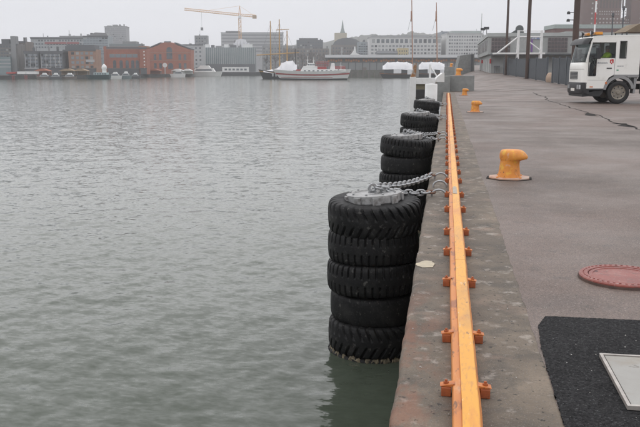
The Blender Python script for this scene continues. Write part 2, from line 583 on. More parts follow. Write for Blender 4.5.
# cream paint spilt on the coping
pc = ground(426.5, 265.5)
poly = [(-0.075, -0.03), (-0.03, -0.06), (0.05, -0.045), (0.07, 0.03), (0.045, 0.1), (-0.02, 0.11), (-0.06, 0.06), (-0.09, 0.03)]
tag(ragged_sheet('paint_splash', [(pc.x + x * 0.95, pc.y + y * 1.35) for x, y in poly], 0.004,
                 pm('cream_paint', (0.5, 0.43, 0.3), (0.38, 0.33, 0.25), rough=0.6, scale=12, bump=0.2), 0.004, 0.02),
    'cream paint splash dried on the concrete quay edge', 'paint')

# loose grit on coping and deck
gv = MB()
for k in range(260):
    if k < 26:
        x, y = random.uniform(JOINT + 0.05, 1.9), random.uniform(3.2, 5.6)
    else:
        x, y = (random.uniform(0.05, 0.72) if k < 150 else random.uniform(0.8, 3.5)), random.uniform(3.2, 14)
    if abs(x - RAILX) < 0.07:
        continue
    s = random.uniform(0.0015, 0.0045)
    z = 0.009 if (y < yt and x > JOINT) else 0.003
    ring_ = [(x + s * math.cos(q * 1.05) * random.uniform(0.7, 1.3), y + s * math.sin(q * 1.05) * random.uniform(0.7, 1.4), z) for q in range(6)]
    gv.add(ring_ + [(a_ * 0.6 + x * 0.4, b_ * 0.6 + y * 0.4, z + s) for a_, b_, _ in ring_],
           [(q, (q + 1) % 6, 6 + (q + 1) % 6, 6 + q) for q in range(6)] + [(6, 7, 8, 9, 10, 11)])
go = gv.build('grit', pm('grit', (0.5, 0.49, 0.47), (0.25, 0.24, 0.22), rough=0.8, scale=8))
go['kind'] = 'stuff'; go['label'] = 'scattered pale grit on the quay'; go['category'] = 'grit'

# ================================================================== QUAY FURNITURE
# ------------------------------------------------------------------ orange edge rail with clamps
RAIL_END = 51.0
rail = thing('edge_rail', 'long orange painted steel rail clamped along the quay edge', 'rail', (RAILX, 0, 0.001))
prof = [(-0.064, 0.0), (-0.062, 0.048), (-0.057, 0.055), (-0.027, 0.058), (-0.023, 0.07), (0.046, 0.073), (0.05, 0.07), (0.061, 0.05), (0.064, 0.0)]
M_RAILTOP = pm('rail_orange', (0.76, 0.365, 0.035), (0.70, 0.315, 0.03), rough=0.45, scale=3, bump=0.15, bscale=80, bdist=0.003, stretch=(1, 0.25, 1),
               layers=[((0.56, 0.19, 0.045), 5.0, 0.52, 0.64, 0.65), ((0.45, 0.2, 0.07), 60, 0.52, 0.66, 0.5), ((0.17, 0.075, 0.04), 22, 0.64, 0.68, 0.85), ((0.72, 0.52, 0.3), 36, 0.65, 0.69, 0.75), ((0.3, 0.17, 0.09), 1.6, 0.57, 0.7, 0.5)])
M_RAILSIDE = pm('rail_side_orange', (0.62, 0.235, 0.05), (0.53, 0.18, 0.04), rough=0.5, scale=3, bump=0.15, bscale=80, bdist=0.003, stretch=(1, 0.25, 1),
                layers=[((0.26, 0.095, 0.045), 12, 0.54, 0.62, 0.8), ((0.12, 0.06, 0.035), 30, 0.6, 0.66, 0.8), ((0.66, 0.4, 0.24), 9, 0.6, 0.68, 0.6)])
segs = [(-2.0, 6.05), (6.056, 18.0), (18.006, 30.0), (30.006, 42.0), (42.006, RAIL_END)]
for a, b in segs:
    n_ = max(4, int((b - a) / 0.12)) if a < 12 else 12
    vs_, fs_, m_ = [], [], len(prof)
    for q in range(n_ + 1):                               # hammered, slightly wavy along its length
        y_ = a + (b - a) * q / n_
        dx_, e_ = 0.0012 * math.sin(y_ * 2.1) + random.gauss(0, 0.0002), random.gauss(0, 0.0004)
        for w_, (px_, pz_) in enumerate(prof):
            vs_.append((px_ + dx_ + (e_ if w_ in (1, 2, 6, 7) else 0), y_, pz_ + (e_ if 0 < w_ < m_ - 1 else 0)))
    for q in range(n_):
        fs_ += [(q * m_ + w_, q * m_ + (w_ + 1) % m_, (q + 1) * m_ + (w_ + 1) % m_, (q + 1) * m_ + w_) for w_ in range(m_)]
    fs_ += [tuple(range(m_)), tuple(n_ * m_ + w_ for w_ in range(m_))[::-1]]
    r_ = MB().add(vs_, fs_).build('rail_section', M_RAILTOP, rail)
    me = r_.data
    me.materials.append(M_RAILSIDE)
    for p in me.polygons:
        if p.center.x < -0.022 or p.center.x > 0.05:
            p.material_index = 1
# bracket positions: first ones read from the photograph's ground rows, then a steady pitch
bys = [ground(450, y).y for y in (394, 341, 286, 255, 234.5, 212, 197, 183)]
y = bys[-1]
k = 0
while y < RAIL_END - 1.2:
    y += (0.95, 1.05, 0.88, 1.12)[k % 4]
    k += 1
    bys.append(y)
bys = [bys[0] - 0.85] + bys
M_CLIP = pm('clip_orange', (0.58, 0.2, 0.045), (0.42, 0.12, 0.035), rough=0.55, scale=20, layers=[((0.16, 0.06, 0.03), 30, 0.55, 0.64, 0.8)])
M_BRK = pm('bracket_orange', (0.40, 0.11, 0.032), (0.27, 0.07, 0.025), rough=0.55, scale=20, bump=0.3, bscale=90, bdist=0.004,
           layers=[((0.16, 0.055, 0.03), 24, 0.55, 0.68, 0.8)])
for s in (-1, 1):
    b = MB().box(0.066, 0.112, -0.03, 0.03, 0, 0.0445)
    cl = MB().prism([(0.05, 0.0605), (0.112, 0.051), (0.118, 0.049), (0.118, 0.046), (0.066, 0.046), (0.05, 0.0575)] if s > 0 else
            [(0.05, 0.0625), (0.112, 0.051), (0.118, 0.049), (0.118, 0.046), (0.066, 0.046), (0.05, 0.059)], -0.024, 0.024, 'y')
    b.v = [(x * s, y_, z) for x, y_, z in b.v]
    cl.v = [(x * s, y_, z) for x, y_, z in cl.v]
    m_c = cl.mesh('clip', M_CLIP, None, 0.002)
    m_b = b.mesh('bracket', M_BRK, None, 0.004)
    n = MB().lathe([(0.0125, 0), (0.0125, 0.012), (0.007, 0.0125), (0.007, 0.022), (0.0, 0.0225)], 6, (s * 0.09, 0, 0.052)).mesh('bolt', M_BRK)
    for y in bys:
        bo = link('bracket', m_b, rail, (0, y + random.uniform(-0.01, 0.01), 0), (0, 0, random.gauss(0, 0.03)))
        link('clip', m_c, bo)
        link('bolt', n, bo)
wp = ground(453, 196)
wpatch = MB().add([(-0.018, -0.28, 0.0745), (0.03, -0.3, 0.0745), (0.028, 0.2, 0.0745), (0.012, 0.33, 0.0745), (-0.016, 0.24, 0.0745)], [(0, 1, 2, 3, 4)])
wo = wpatch.build('bare_patch', pm('bare_worn_steel', (0.42, 0.36, 0.28), (0.3, 0.24, 0.18), rough=0.5, scale=14), rail)
wo.location = (0, wp.y, 0)

# ------------------------------------------------------------------ tyres
M_RUBBER = pm('wet_tyre_rubber', (0.007, 0.007, 0.0075), (0.011, 0.011, 0.0115), rough=0.5, rough2=0.65, scale=5, bump=0.25, bscale=50, bdist=0.004, spec=0.22,
              layers=[((0.05, 0.049, 0.046), 4, 0.54, 0.74, 0.45), ((0.14, 0.135, 0.125), 16, 0.61, 0.7, 0.55), ((0.05, 0.05, 0.048), 60, 0.55, 0.7, 0.5)])
M_CRUST = pm('dried_shell_crust', (0.25, 0.21, 0.14), (0.13, 0.11, 0.075), rough=0.9, scale=25, bump=0.6, bscale=60,
             layers=[((0.08, 0.07, 0.05), 14, 0.5, 0.65, 0.7)])

def tyre_mesh(R, Wd, lugs, kind):
    per = 14
    n = lugs * per
    base_z = [-0.34, -0.42, -0.47, -0.5, -0.502, -0.49, -0.465, -0.42, -0.34, -0.22, -0.1, -0.03, 0.03, 0.1, 0.22, 0.34, 0.42, 0.465, 0.49, 0.502, 0.5, 0.47, 0.42, 0.34]
    base_r = [0.50, 0.52, 0.58, 0.68, 0.79, 0.88, 0.935, 0.967, 0.986, 0.995, 0.998, 1.0, 1.0, 0.998, 0.995, 0.986, 0.967, 0.935, 0.88, 0.79, 0.68, 0.58, 0.52, 0.50]
    zs, rs = [], []
    for i in range(len(base_z) - 1):                      # finer rows where the tread is cut
        m_ = 3 if min(base_r[i], base_r[i + 1]) > 0.8 else 1
        for q in range(m_):
            zs.append(base_z[i] + (base_z[i + 1] - base_z[i]) * q / m_)
            rs.append(base_r[i] + (base_r[i + 1] - base_r[i]) * q / m_)
    zs.append(base_z[-1]); rs.append(base_r[-1])
    step = lambda v, e0, e1: min(1.0, max(0.0, (v - e0) / (e1 - e0)))
    vs = []
    for r, z in zip(rs, zs):
        for k in range(n):
            a = 2 * math.pi * k / n
            d = 0.0
            az = abs(z)
            if r > 0.82:
                if kind == 'lug':                         # slanted bars, deep at the shoulder
                    skew = (az - 0.03) * 1.9 + (0.5 if z > 0 else 0.0)
                    ph = (a * lugs / (2 * math.pi) + skew) % 1.0
                    d = 0.05 * step(ph, 0.64, 0.74) * (1 - step(ph, 0.93, 1.0)) * step(az, 0.08, 0.2)
                elif kind == 'block':                     # straight grooves over the shoulder
                    ph = (a * lugs / (2 * math.pi) + (0.5 if z > 0 else 0.0)) % 1.0
                    d = 0.045 * step(ph, 0.68, 0.76) * (1 - step(ph, 0.92, 1.0)) * step(az, 0.1, 0.18)
                else:                                     # worn nearly smooth
                    ph = (a * lugs / (2 * math.pi) + (z * 1.2)) % 1.0
                    d = 0.012 * step(ph, 0.78, 0.85) * (1 - step(ph, 0.94, 1.0)) * step(az, 0.24, 0.32)
            rr = R * (r - d)
            vs.append((rr * math.cos(a), rr * math.sin(a), z * Wd))
    m = len(rs)
    fs = []
    for i in range(m):
        j = (i + 1) % m
        for k in range(n):
            k2 = (k + 1) % n
            fs.append((i * n + k, i * n + k2, j * n + k2, j * n + k))
    return MB().add(vs, fs).mesh('tyre', M_RUBBER, 28)

T_LUG, T_BLOCK, T_WORN = tyre_mesh(0.545, 0.375, 32, 'lug'), tyre_mesh(0.535, 0.37, 40, 'block'), tyre_mesh(0.525, 0.35, 30, 'worn')

def hub_meshes():
    top = MB().lathe([(0.0, -0.03), (0.31, -0.03), (0.325, -0.01), (0.325, 0.075), (0.3, 0.085), (0.25, 0.087), (0.24, 0.07), (0.0, 0.066)], 14)
    lug = MB().box(-0.045, 0.045, -0.012, 0.012, -0.03, 0.07)
    eye = MB().lathe([(0.03, -0.012), (0.055, -0.012), (0.055, 0.012), (0.03, 0.012)], 14, (0, 0, 0.1), 'y', closed=True).box(-0.05, 0.05, -0.012, 0.012, 0.04, 0.062)
    return top.mesh('hub_plate', M_HUB, 25), lug.mesh('flange_plate', M_HUB, None, 0.004), eye.mesh('eye', M_GALV, 30), MB().lathe([(0.014, 0), (0.014, 0.014), (0, 0.015)], 6).mesh('bolt', M_GALV)
M_HUB = pm('weathered_aluminium', (0.4, 0.4, 0.4), (0.26, 0.26, 0.255), rough=0.5, metal=0.35, scale=8, bump=0.2,
           layers=[((0.12, 0.11, 0.1), 7, 0.54, 0.64, 0.7), ((0.5, 0.5, 0.49), 14, 0.6, 0.68, 0.6)])
HUB, FLANGE, EYE, HBOLT = hub_meshes()

def crust_mesh(R):
    """uneven ring of dried shells clinging to the tyre just above the water"""
    mb = MB()
    n = 150
    vs, fs = [], []
    for k in range(n):
        a = 2 * math.pi * k / n
        hi = 0.03 + 0.03 * abs(math.sin(k * 0.66 + 0.5 * math.sin(k * 0.23))) + random.uniform(-0.02, 0.035)
        for q, (dr, z) in enumerate([(0.004, -0.10), (0.01, 0.0), (0.008, hi * 0.6), (-0.004, hi)]):
            rr = R + dr + random.uniform(-0.008, 0.008)
            vs.append((rr * math.cos(a), rr * math.sin(a), z))
    for k in range(n):
        k2 = (k + 1) % n
        for q in range(3):
            fs.append((k * 4 + q, k2 * 4 + q, k2 * 4 + q + 1, k * 4 + q + 1))
    return mb.add(vs, fs).mesh('shell_crust', M_CRUST)

STACKS = [9.2, 16.7, 24.0, 33.5]
RAISE = [0.03, 0.12, 0.2, 0.24]
ordinal = ['first', 'second', 'third', 'fourth']
FX = -0.548
FEND = []
kinds = [T_LUG, T_BLOCK, T_BLOCK, T_WORN, T_LUG]
for i, ys_ in enumerate(STACKS):
    lab = ('stack of five black tyres with a tan shell crust beside the cream paint splash' if i == 0
           else f'{ordinal[i]} stack of black tyres counted along the quay from the cream paint splash')
    t = thing('tyre_fender', lab, 'tyre fender', (FX, ys_, WATER), 0, 'tyre fenders hung along the quay wall')
    z = -0.16 + RAISE[i]
    for k in range(6):
        # index 0 is the lowest, under water
        me = [T_LUG, T_LUG, T_WORN, T_BLOCK, T_BLOCK, T_LUG][k]
        if i % 2 == 1:
            me = [T_LUG, T_BLOCK, T_LUG, T_BLOCK, T_WORN, T_BLOCK][k]
        if i >= 2 and k == 5:
            me = T_BLOCK
        tilt = (0.0, 0.015, -0.03, 0.012, -0.02, -0.075)[k] * (1 if i == 0 else random.uniform(1.1, 1.7))
        link('tyre', me, t, ((0.0, 0.015, 0.01, -0.015, 0.0, 0.004)[k] + random.uniform(-0.006, 0.006), random.uniform(-0.02, 0.02), z - 0.185 + 0.36 * 0.5),
             (random.uniform(-0.015, 0.015), tilt, random.uniform(0, 6.28)))
        z += 0.355 if k < 5 else 0
    top = z + 0.172
    hub = link('hub_plate', HUB, t, (0.0, 0.0, top - 0.005), (0.0, -0.07, 0.2 * i))
    for k in range(9):
        a = 2 * math.pi * k / 9
        link('flange_plate', FLANGE, hub, (0.332 * math.cos(a), 0.332 * math.sin(a), -0.005), (0, 0, a + math.pi / 2))
        link('bolt', HBOLT, hub, (0.275 * math.cos(a + 0.3), 0.275 * math.sin(a + 0.3), 0.085))
    link('eye', EYE, t, (-0.02, -0.02, top + 0.03), (0, 0, 0.6))
    pile = MB().lathe([(0.24, -1.5), (0.24, 1.6), (0.0, 1.61)], 20).build('core_pipe', M_BLACKM, t)
    link('shell_crust', crust_mesh(0.522), t, (0.012, 0, -0.015))
    FEND.append((Vector((FX - 0.02, ys_ - 0.02, WATER + top + 0.13))))

# ------------------------------------------------------------------ hooks and chains
def arch(w=0.17, h=0.085, r=0.0125):
    pts = []
    for k in range(15):
        a = math.pi * k / 14
        pts.append((-w / 2 * math.cos(a) * 1.0, 0, h * math.sin(a) ** 0.8))
    pts = [(pts[0][0], 0, -0.02)] + pts + [(pts[-1][0], 0, -0.02)]
    return MB().tube(pts, r, 8).mesh('mooring_hook', M_GALV, 50)
ARCH = arch()
def link_mesh(L, wdt, r):
    pts = []
    a_ = L / 2 - wdt / 2
    n = 7
    for k in range(n + 1):
        t_ = -math.pi / 2 + math.pi * k / n
        pts.append((a_ + wdt / 2 * math.cos(t_), wdt / 2 * math.sin(t_), 0))
    for k in range(n + 1):
        t_ = math.pi / 2 + math.pi * k / n
        pts.append((-a_ + wdt / 2 * math.cos(t_), wdt / 2 * math.sin(t_), 0))
    pts.append(pts[0])
    return MB().tube(pts, r, 7, cap=False).mesh('chain_link', M_GALV, 60)
LINK = link_mesh(0.11, 0.066, 0.0135)
M_RUSTY = pm('rusty_shackle', (0.2, 0.1, 0.065), (0.12, 0.07, 0.05), rough=0.7, scale=14, bump=0.3)
SHACK = MB().tube([(0.05 * math.cos(a), 0.042 * math.sin(a), 0) for a in np.linspace(0.5, 5.78, 14)], 0.014, 8).mesh('shackle', M_RUSTY, 60)

def chain(p0, p1, label, sag=0.05):
    L = (p1 - p0).length
    n = max(3, int(round(L / 0.083)))
    t = thing('mooring_chain', label, 'chain', p0, 0, 'fender chains')
    def P(s):
        q = p0.lerp(p1, s)
        q = q - p0
        q.z -= sag * 4 * s * (1 - s)
        return q
    roll0 = random.uniform(0, 0.6)
    for k in range(n):
        s = (k + 0.5) / n
        d = (P(min(1, s + 0.01)) - P(max(0, s - 0.01))).normalized()
        q = d.to_track_quat('X', 'Z')
        e = (q @ Matrix.Rotation(roll0 + (math.pi / 2) * (k % 2) + random.gauss(0, 0.12), 3, 'X').to_quaternion()).to_euler()
        link('chain_link', LINK, t, P(s), e)
    d = (P(1) - P(0.97)).normalized()
    link('shackle', SHACK, t, P(1.0) + d * 0.03, (0.2, 0, math.atan2(d.y, d.x)))

for i, ys_ in enumerate(STACKS):
    hx = 0.195
    hy = [ys_ + 0.38, ys_ + 1.15, ys_ + 1.95]
    names = ['near the stack, holding its short chain', 'left free between the two chained hooks', 'farther along, holding the long chain']
    for j, h_ in enumerate(hy):
        o = link('mooring_hook', ARCH, None, (hx + 0.005 * j, h_, 0.0), (0, 0, random.gauss(0, 0.12)))
        tag(o, f'bent galvanised hook at the {ordinal[i]} tyre stack, {names[j]}', 'hook', 'hooks in the quay edge')
    e = FEND[i]
    chain(e + Vector((0.04, 0.02, 0.0)), Vector((hx - 0.12, hy[0] - 0.02, 0.055)), f'short galvanised chain from the {ordinal[i]} tyre stack straight to the quay', 0.03)
    chain(e + Vector((0.03, 0.04, 0.02)), Vector((hx - 0.12, hy[2] - 0.03, 0.06)), f'long galvanised chain from the {ordinal[i]} tyre stack slanting along the quay', 0.05)

# ------------------------------------------------------------------ bollards
M_BASEP = pm('worn_base_plate', (0.5, 0.26, 0.16), (0.45, 0.36, 0.3), rough=0.6, scale=6, layers=[((0.25, 0.12, 0.07), 9, 0.58, 0.68, 0.7)])
def bollard_meshes():
    rings = [(0.0, 0, 0.170, 0.170), (0.02, 0, 0.165, 0.165), (0.09, 0, 0.152, 0.155), (0.17, 0, 0.143, 0.148), (0.225, 0.004, 0.141, 0.146), (0.245, 0.02, 0.156, 0.152),
             (0.250, 0.03, 0.172, 0.155), (0.262, 0.05, 0.197, 0.16), (0.285, 0.056, 0.206, 0.164), (0.315, 0.05, 0.2, 0.164), (0.345, 0.04, 0.186, 0.158),
             (0.370, 0.03, 0.168, 0.142), (0.386, 0.024, 0.145, 0.12), (0.394, 0.022, 0.11, 0.085), (0.396, 0.02, 0.04, 0.03)]
    n = 36
    vs, fs = [], []
    for z, cx, rx, ry in rings:
        for k in range(n):
            a = 2 * math.pi * k / n
            c, s = math.cos(a), math.sin(a)
            w = ry * (1 - (0.22 * max(0, c) ** 3 if 0.25 < z < 0.34 else 0))
            vs.append((cx + rx * c, w * s, z))
    for i in range(len(rings) - 1):
        for k in range(n):
            k2 = (k + 1) % n
            fs.append((i * n + k, i * n + k2, (i + 1) * n + k2, (i + 1) * n + k))
    fs.append(tuple(range(n))[::-1]); fs.append(tuple((len(rings) - 1) * n + k for k in range(n)))
    body = MB().add(vs, fs).mesh('post', M_BOLL, 55)
    oct_ = [(0.3 * math.cos(math.pi / 8 + k * math.pi / 4) * 1.05, 0.3 * math.sin(math.pi / 8 + k * math.pi / 4)) for k in range(8)]
    plate = MB().prism(oct_, 0, 0.02, 'z').mesh('base_plate', M_BASEP, None, 0.004)
    o2 = [(x * 1.12, y * 1.1) for x, y in oct_]
    seal = MB().prism(o2, 0, 0.006, 'z').mesh('tar_seal', M_TAR)
    bolt = MB().lathe([(0.018, 0), (0.018, 0.014), (0, 0.015)], 6).mesh('bolt', M_BOLL)
    return body, plate, seal, bolt
M_BOLL = pm('bollard_orange', (0.70, 0.28, 0.045), (0.62, 0.23, 0.04), rough=0.5, scale=6, bump=0.25, bscale=40, bdist=0.006,
            layers=[((0.74, 0.42, 0.05), 5, 0.58, 0.64, 0.8), ((0.42, 0.16, 0.04), 7, 0.58, 0.68, 0.55), ((0.09, 0.045, 0.03), 22, 0.62, 0.67, 0.85), ((0.62, 0.38, 0.28), 9, 0.62, 0.68, 0.6), ((0.2, 0.17, 0.15), 45, 0.64, 0.68, 0.7)])
B_BODY, B_PLATE, B_SEAL, B_BOLT = bollard_meshes()
def bollard(p, label, rz=0.0, scale=1.0, seal=True):
    t = thing('bollard', label, 'bollard', p, rz, 'orange mooring bollards')
    t.scale = (scale * 0.94, scale * 0.94, scale * 0.97)
    z0 = 0.0
    if seal:
        link('tar_seal', B_SEAL, t, (0, 0, 0.004))
        z0 = 0.008
    pl_ = link('base_plate', B_PLATE, t, (0, 0, z0))
    for k in range(4):
        a = math.pi / 4 + k * math.pi / 2
        link('bolt', B_BOLT, pl_, (0.235 * math.cos(a), 0.235 * math.sin(a), 0.02))
    link('post', B_BODY, t, (0, 0, z0 + 0.018))
    return t
b1 = ground(509, 178.5); bollard(b1, 'orange bollard on a pale base plate, first along the quay past the red manhole cover', -0.1)
b2 = ground(475, 112.3); bollard(b2, 'orange bollard midway between the manhole cover and the concrete block', -0.05)
b3 = ground(464.5, 95.6); bollard(b3, 'orange bollard on the asphalt right in front of the concrete block', 0.0)

# ------------------------------------------------------------------ concrete blocks at the rail's end
def rough_block(name, x0, x1, y0, y1, z0, z1, label):
    mb = MB().box(x0, x1, y0, y1, z0, z1)
    o = mb.build(name, M_CONC, None, None, 0.025)
    return tag(o, label, 'concrete block')
cb = ground(450, 91.4)
rough_block('concrete_block', -0.42, cb.x - 0.004, cb.y - 1.2, cb.y + 1.1, -1.0, 1.06, 'narrow concrete block overhanging the water at the end of the orange rail')
rough_block('concrete_block', cb.x, cb.x + 1.63, cb.y - 0.25, cb.y + 1.6, 0.0, 1.08, 'long low concrete block with an orange bollard standing on its top')
bollard(Vector((cb.x + 0.55, cb.y + 0.75, 1.08)), 'orange bollard standing on top of the concrete block', 0, 1.25, seal=False)
fb = at(449.3, 70.0, 92)
rough_block('concrete_block', fb.x - 0.55, fb.x + 0.6, fb.y, fb.y + 2, 0.0, at(449, 66.9, 92).z, 'small concrete block farther along the quay carrying an orange bollard')
bollard(Vector((fb.x + 0.2, fb.y + 0.9, at(449, 66.9, 92).z)), 'orange bollard on the small concrete block farther along the quay', 0, 1.0, seal=False)

# ------------------------------------------------------------------ white berth steelwork beyond the tyre stacks
D = 41.0
t = thing('mooring_dolphin', 'white steel pile with a slanted rusty top standing in the water', 'mooring pile', world_uv(pix(412.7, 90, D)[0], D, WATER), YAW)
w_ = 0.145
zt = at(412, 77, D).z - WATER
MB().box(-w_, w_, -w_, w_, -2.5, zt).build('pile', M_STEELW, t, None, 0.01)
zr = at(412, 63.2, D).z - WATER
MB().prism([(-w_ + 0.02, zt), (w_ - 0.01, zt), (w_ + 0.02, zr), (w_ - 0.09, zr), (0.0, zt + 0.36)], -w_ + 0.02, w_ - 0.02, 'y').build(
    'slanted_cap', pm('rust_streaked_steel', (0.36, 0.17, 0.06), (0.22, 0.13, 0.08), rough=0.7, scale=3, layers=[((0.4, 0.4, 0.38), 3, 0.5, 0.6, 0.7)]), t)
MB().box(w_ - 0.015, w_ + 0.13, -0.05, 0.05, zt, zr - 0.02).build('grey_fin', pm('grey_steel', (0.42, 0.43, 0.43), rough=0.5), t)

D = 43.5
c_ = at(431, 97, D)
t = thing('white_pile', 'fat round white mooring pile beside the concrete block', 'mooring pile', (c_.x, c_.y, WATER))
MB().lathe([(0.33, -2.5), (0.33, at(431, 84, D).z - WATER - 0.03), (0.31, at(431, 84, D).z - WATER), (0.0, at(431, 83.6, D).z - WATER)], 28).build('pile', M_STEELW, t, 40)
MB().lathe([(0.345, 0.9), (0.345, 1.0)], 28).build('band', M_GALV, t)

D = 47
a_, b_ = at(414.5, 84, D), at(434.5, 78, D)
t = thing('berth_walkway', 'white steel walkway running from the slanted pile towards the concrete block', 'walkway', (a_.x, a_.y, WATER), YAW)
L_ = (b_ - a_).xy.length
MB().box(0, L_, -0.35, 0.35, a_.z - WATER, b_.z - WATER).build('deck_beam', M_STEELW, t, None, 0.01)
MB().box(0.05, 0.75, -0.36, 0.36, -1.6, at(416, 89.5, D).z - WATER).build('rubber_fender', M_BLACKM, t, None, 0.03)
MB().box(0.9, L_ + 0.2, 0.1, 0.3, -1.6, a_.z - WATER - 0.003).build('support_wall', pm('weathered_timber', (0.2, 0.18, 0.12), rough=0.8), t)
MB().box(0.05, 0.75, -0.2, 0.2, at(416, 89.5, D).z - WATER + 0.002, a_.z - WATER - 0.003).build('bracket_post', pm('weathered_timber', (0.2, 0.18, 0.12), rough=0.8), t)
def slab_quad(name, pts, D, th, mat, label, cat):
    P = [pix(x, y, D) for x, y in pts]
    u0, z0 = P[0]
    o = thing(name, label, cat, world_uv(u0, D, z0), YAW)
    return P, o
P = [pix(x, y, 50) for x, y in [(433, 82), (436, 77.5), (441.5, 73), (443.5, 73), (443.5, 82)]]
o = thing('boarding_ramp', 'white sloping ramp plate leading up to the concrete block', 'ramp', world_uv(P[0][0], 50, WATER), YAW)
MB().prism([(u - P[0][0], z - WATER) for u, z in P], -0.4, 0.4, 'y').build('ramp_plate', M_STEELW, o, None, 0.01)
MB().box(0.05, 0.25, -0.1, 0.1, -1.8, P[0][1] - WATER).build('pile', M_STEELW, o)
P2 = [pix(x, y, 50) for x, y in [(433.0, 64.5), (433.0, 82)]]
o2 = thing('rail_post', 'thin white upright post between the slanted pile and the boarding ramp', 'post', world_uv(P2[1][0] - 0.12, 50.6, WATER), YAW)
MB().tube([(0, 0, -1.6), (0, 0, P2[0][1] - WATER)], 0.07, 10).build('post', M_STEELW, o2)
MB().tube([(0, 0, P2[0][1] - WATER - 0.1), (0.45, 0, P2[0][1] - WATER - 0.75)], 0.045, 8).build('brace', M_STEELW, o2)

# ================================================================== TRUCK AND DRIVER
def build_truck():
    wc = ground(616.5, 103.8)
    rz = math.radians(7.5)
    ax = Vector((math.cos(rz), math.sin(rz), 0)); ay = Vector((-math.sin(rz), math.cos(rz), 0))
    org = wc - ax * 1.56 - ay * 0.16
    t = thing('truck', 'white cab-over truck with amber beacon bar and red logo on its door', 'truck', (org.x, org.y, 0.004), rz)
    paint = pm('truck_white_paint', (0.87, 0.86, 0.82), (0.82, 0.81, 0.76), rough=0.3, scale=1.2, coat=0.3, layers=[((0.45, 0.42, 0.37), 2.5, 0.6, 0.8, 0.35)])
    dark = pm('dark_plastic', (0.018, 0.019, 0.021), (0.03, 0.03, 0.032), rough=0.55, scale=4)
    grey = pm('grey_plastic', (0.3, 0.3, 0.3), (0.24, 0.24, 0.24), rough=0.55, scale=4)
    seat_m = pm('seat_fabric', (0.05, 0.05, 0.055), rough=0.9)
    rub = pm('truck_tyre', (0.012, 0.012, 0.013), (0.022, 0.021, 0.02), rough=0.7, scale=6)
    glass = glass_mat('cab_glass', (0.02, 0.024, 0.028), 0.72)
    WID = 2.3
    # cab shell built from panels, with real openings for the windows
    sides = [
        [(0.06, 1.8), (0.17, 1.8), (0.17, 2.0), (0.1, 2.0)],
        [(0.1, 2.0), (0.17, 2.0), (0.31, 2.66), (0.25, 2.66)],
        [(0.115, 0.67), (0.52, 0.67), (0.52, 1.22), (0.115, 1.22)],
        [(0.115, 1.22), (0.17, 1.22), (0.17, 1.8), (0.115, 1.8)],
        [(0.52, 0.67), (0.92, 0.67), (0.97, 0.92), (1.1, 1.15), (1.3, 1.27), (1.32, 1.27), (1.32, 2.0), (0.52, 2.0)],
        [(1.32, 1.27), (1.53, 1.27), (1.53, 2.69), (1.32, 2.69)],
        [(1.53, 1.27), (1.77, 1.27), (1.77, 2.0), (1.53, 2.0)],
        [(1.77, 1.27), (2.4, 1.27), (2.4, 2.69), (1.77, 2.69)],
        [(0.24, 2.66), (1.32, 2.66), (1.32, 2.69), (2.4, 2.69), (2.4, 2.9), (0.36, 2.9), (0.3, 2.82)],
    ]
    b = MB()
    for poly in sides:
        b.prism(poly, 0.0, 0.06, 'y')
        b.prism(poly, WID - 0.06, WID, 'y')
    b.box(2.34, 2.397, 0.062, WID - 0.062, 1.1, 2.88)
    b.build('cab', paint, t)
    roof = MB().prism([(0.26, 2.78), (0.34, 2.9), (0.5, 2.95), (2.3, 2.985), (2.405, 2.95), (2.405, 2.899), (0.36, 2.899)], -0.004, WID + 0.004, 'y')
    roof.build('roof', paint, t, None, 0.02)
    MB().box(0.18, 2.33, 0.07, WID - 0.07, 0.9, 0.96).build('cab_floor', dark, t)
    def plan(q):                                          # bowed front with rounded corners; q from -1 to 1 across
        return -0.085 + 0.05 * q * q + 0.2 * max(0.0, (abs(q) - 0.8) / 0.2) ** 2.6
    def front(name, rows, mat, proud=0.0, q0=-1.0, q1=1.0, n=26, thick=0.05, ang=40):
        """curved skin across the cab front; rows = (z, setback)"""
        m_ = MB(); vs_, fs_ = [], []
        qs = np.linspace(q0, q1, n)
        R_ = len(rows)
        for lay in (0, 1):
            for z_, off in rows:
                for q in qs:
                    vs_.append((plan(q) + off - proud + lay * thick, WID / 2 + q * (WID / 2 + 0.002 - lay * 0.02), z_))
        I = lambda lay, r, c: (lay * R_ + r) * n + c
        for r in range(R_ - 1):
            for c in range(n - 1):
                fs_.append((I(0, r, c), I(0, r, c + 1), I(0, r + 1, c + 1), I(0, r + 1, c)))
                fs_.append((I(1, r, c), I(1, r + 1, c), I(1, r + 1, c + 1), I(1, r, c + 1)))
        for c in range(n - 1):
            fs_.append((I(0, 0, c), I(1, 0, c), I(1, 0, c + 1), I(0, 0, c + 1)))
            fs_.append((I(0, R_ - 1, c), I(0, R_ - 1, c + 1), I(1, R_ - 1, c + 1), I(1, R_ - 1, c)))
        for r in range(R_ - 1):
            fs_.append((I(0, r, 0), I(0, r + 1, 0), I(1, r + 1, 0), I(1, r, 0)))
            fs_.append((I(0, r, n - 1), I(1, r, n - 1), I(1, r + 1, n - 1), I(0, r + 1, n - 1)))
        return m_.add(vs_, fs_).build(name, mat, t, ang)
    front('front_skin', [(0.9, 0.0), (1.3, 0.0), (1.6, 0.008), (1.76, 0.025), (1.8, 0.045)], paint)
    front('windscreen', [(1.8, 0.05), (2.2, 0.13), (2.6, 0.22), (2.8, 0.28)], glass, n=30, thick=0.012, q0=-0.96, q1=0.96)
    front('sun_visor', [(2.58, 0.02), (2.66, 0.04), (2.78, 0.12), (2.86, 0.25)], dark, proud=0.06, thick=0.03)
    front('bumper', [(0.44, 0.03), (0.5, 0.0), (0.86, 0.0), (0.93, 0.02)], dark, proud=0.045, thick=0.16)
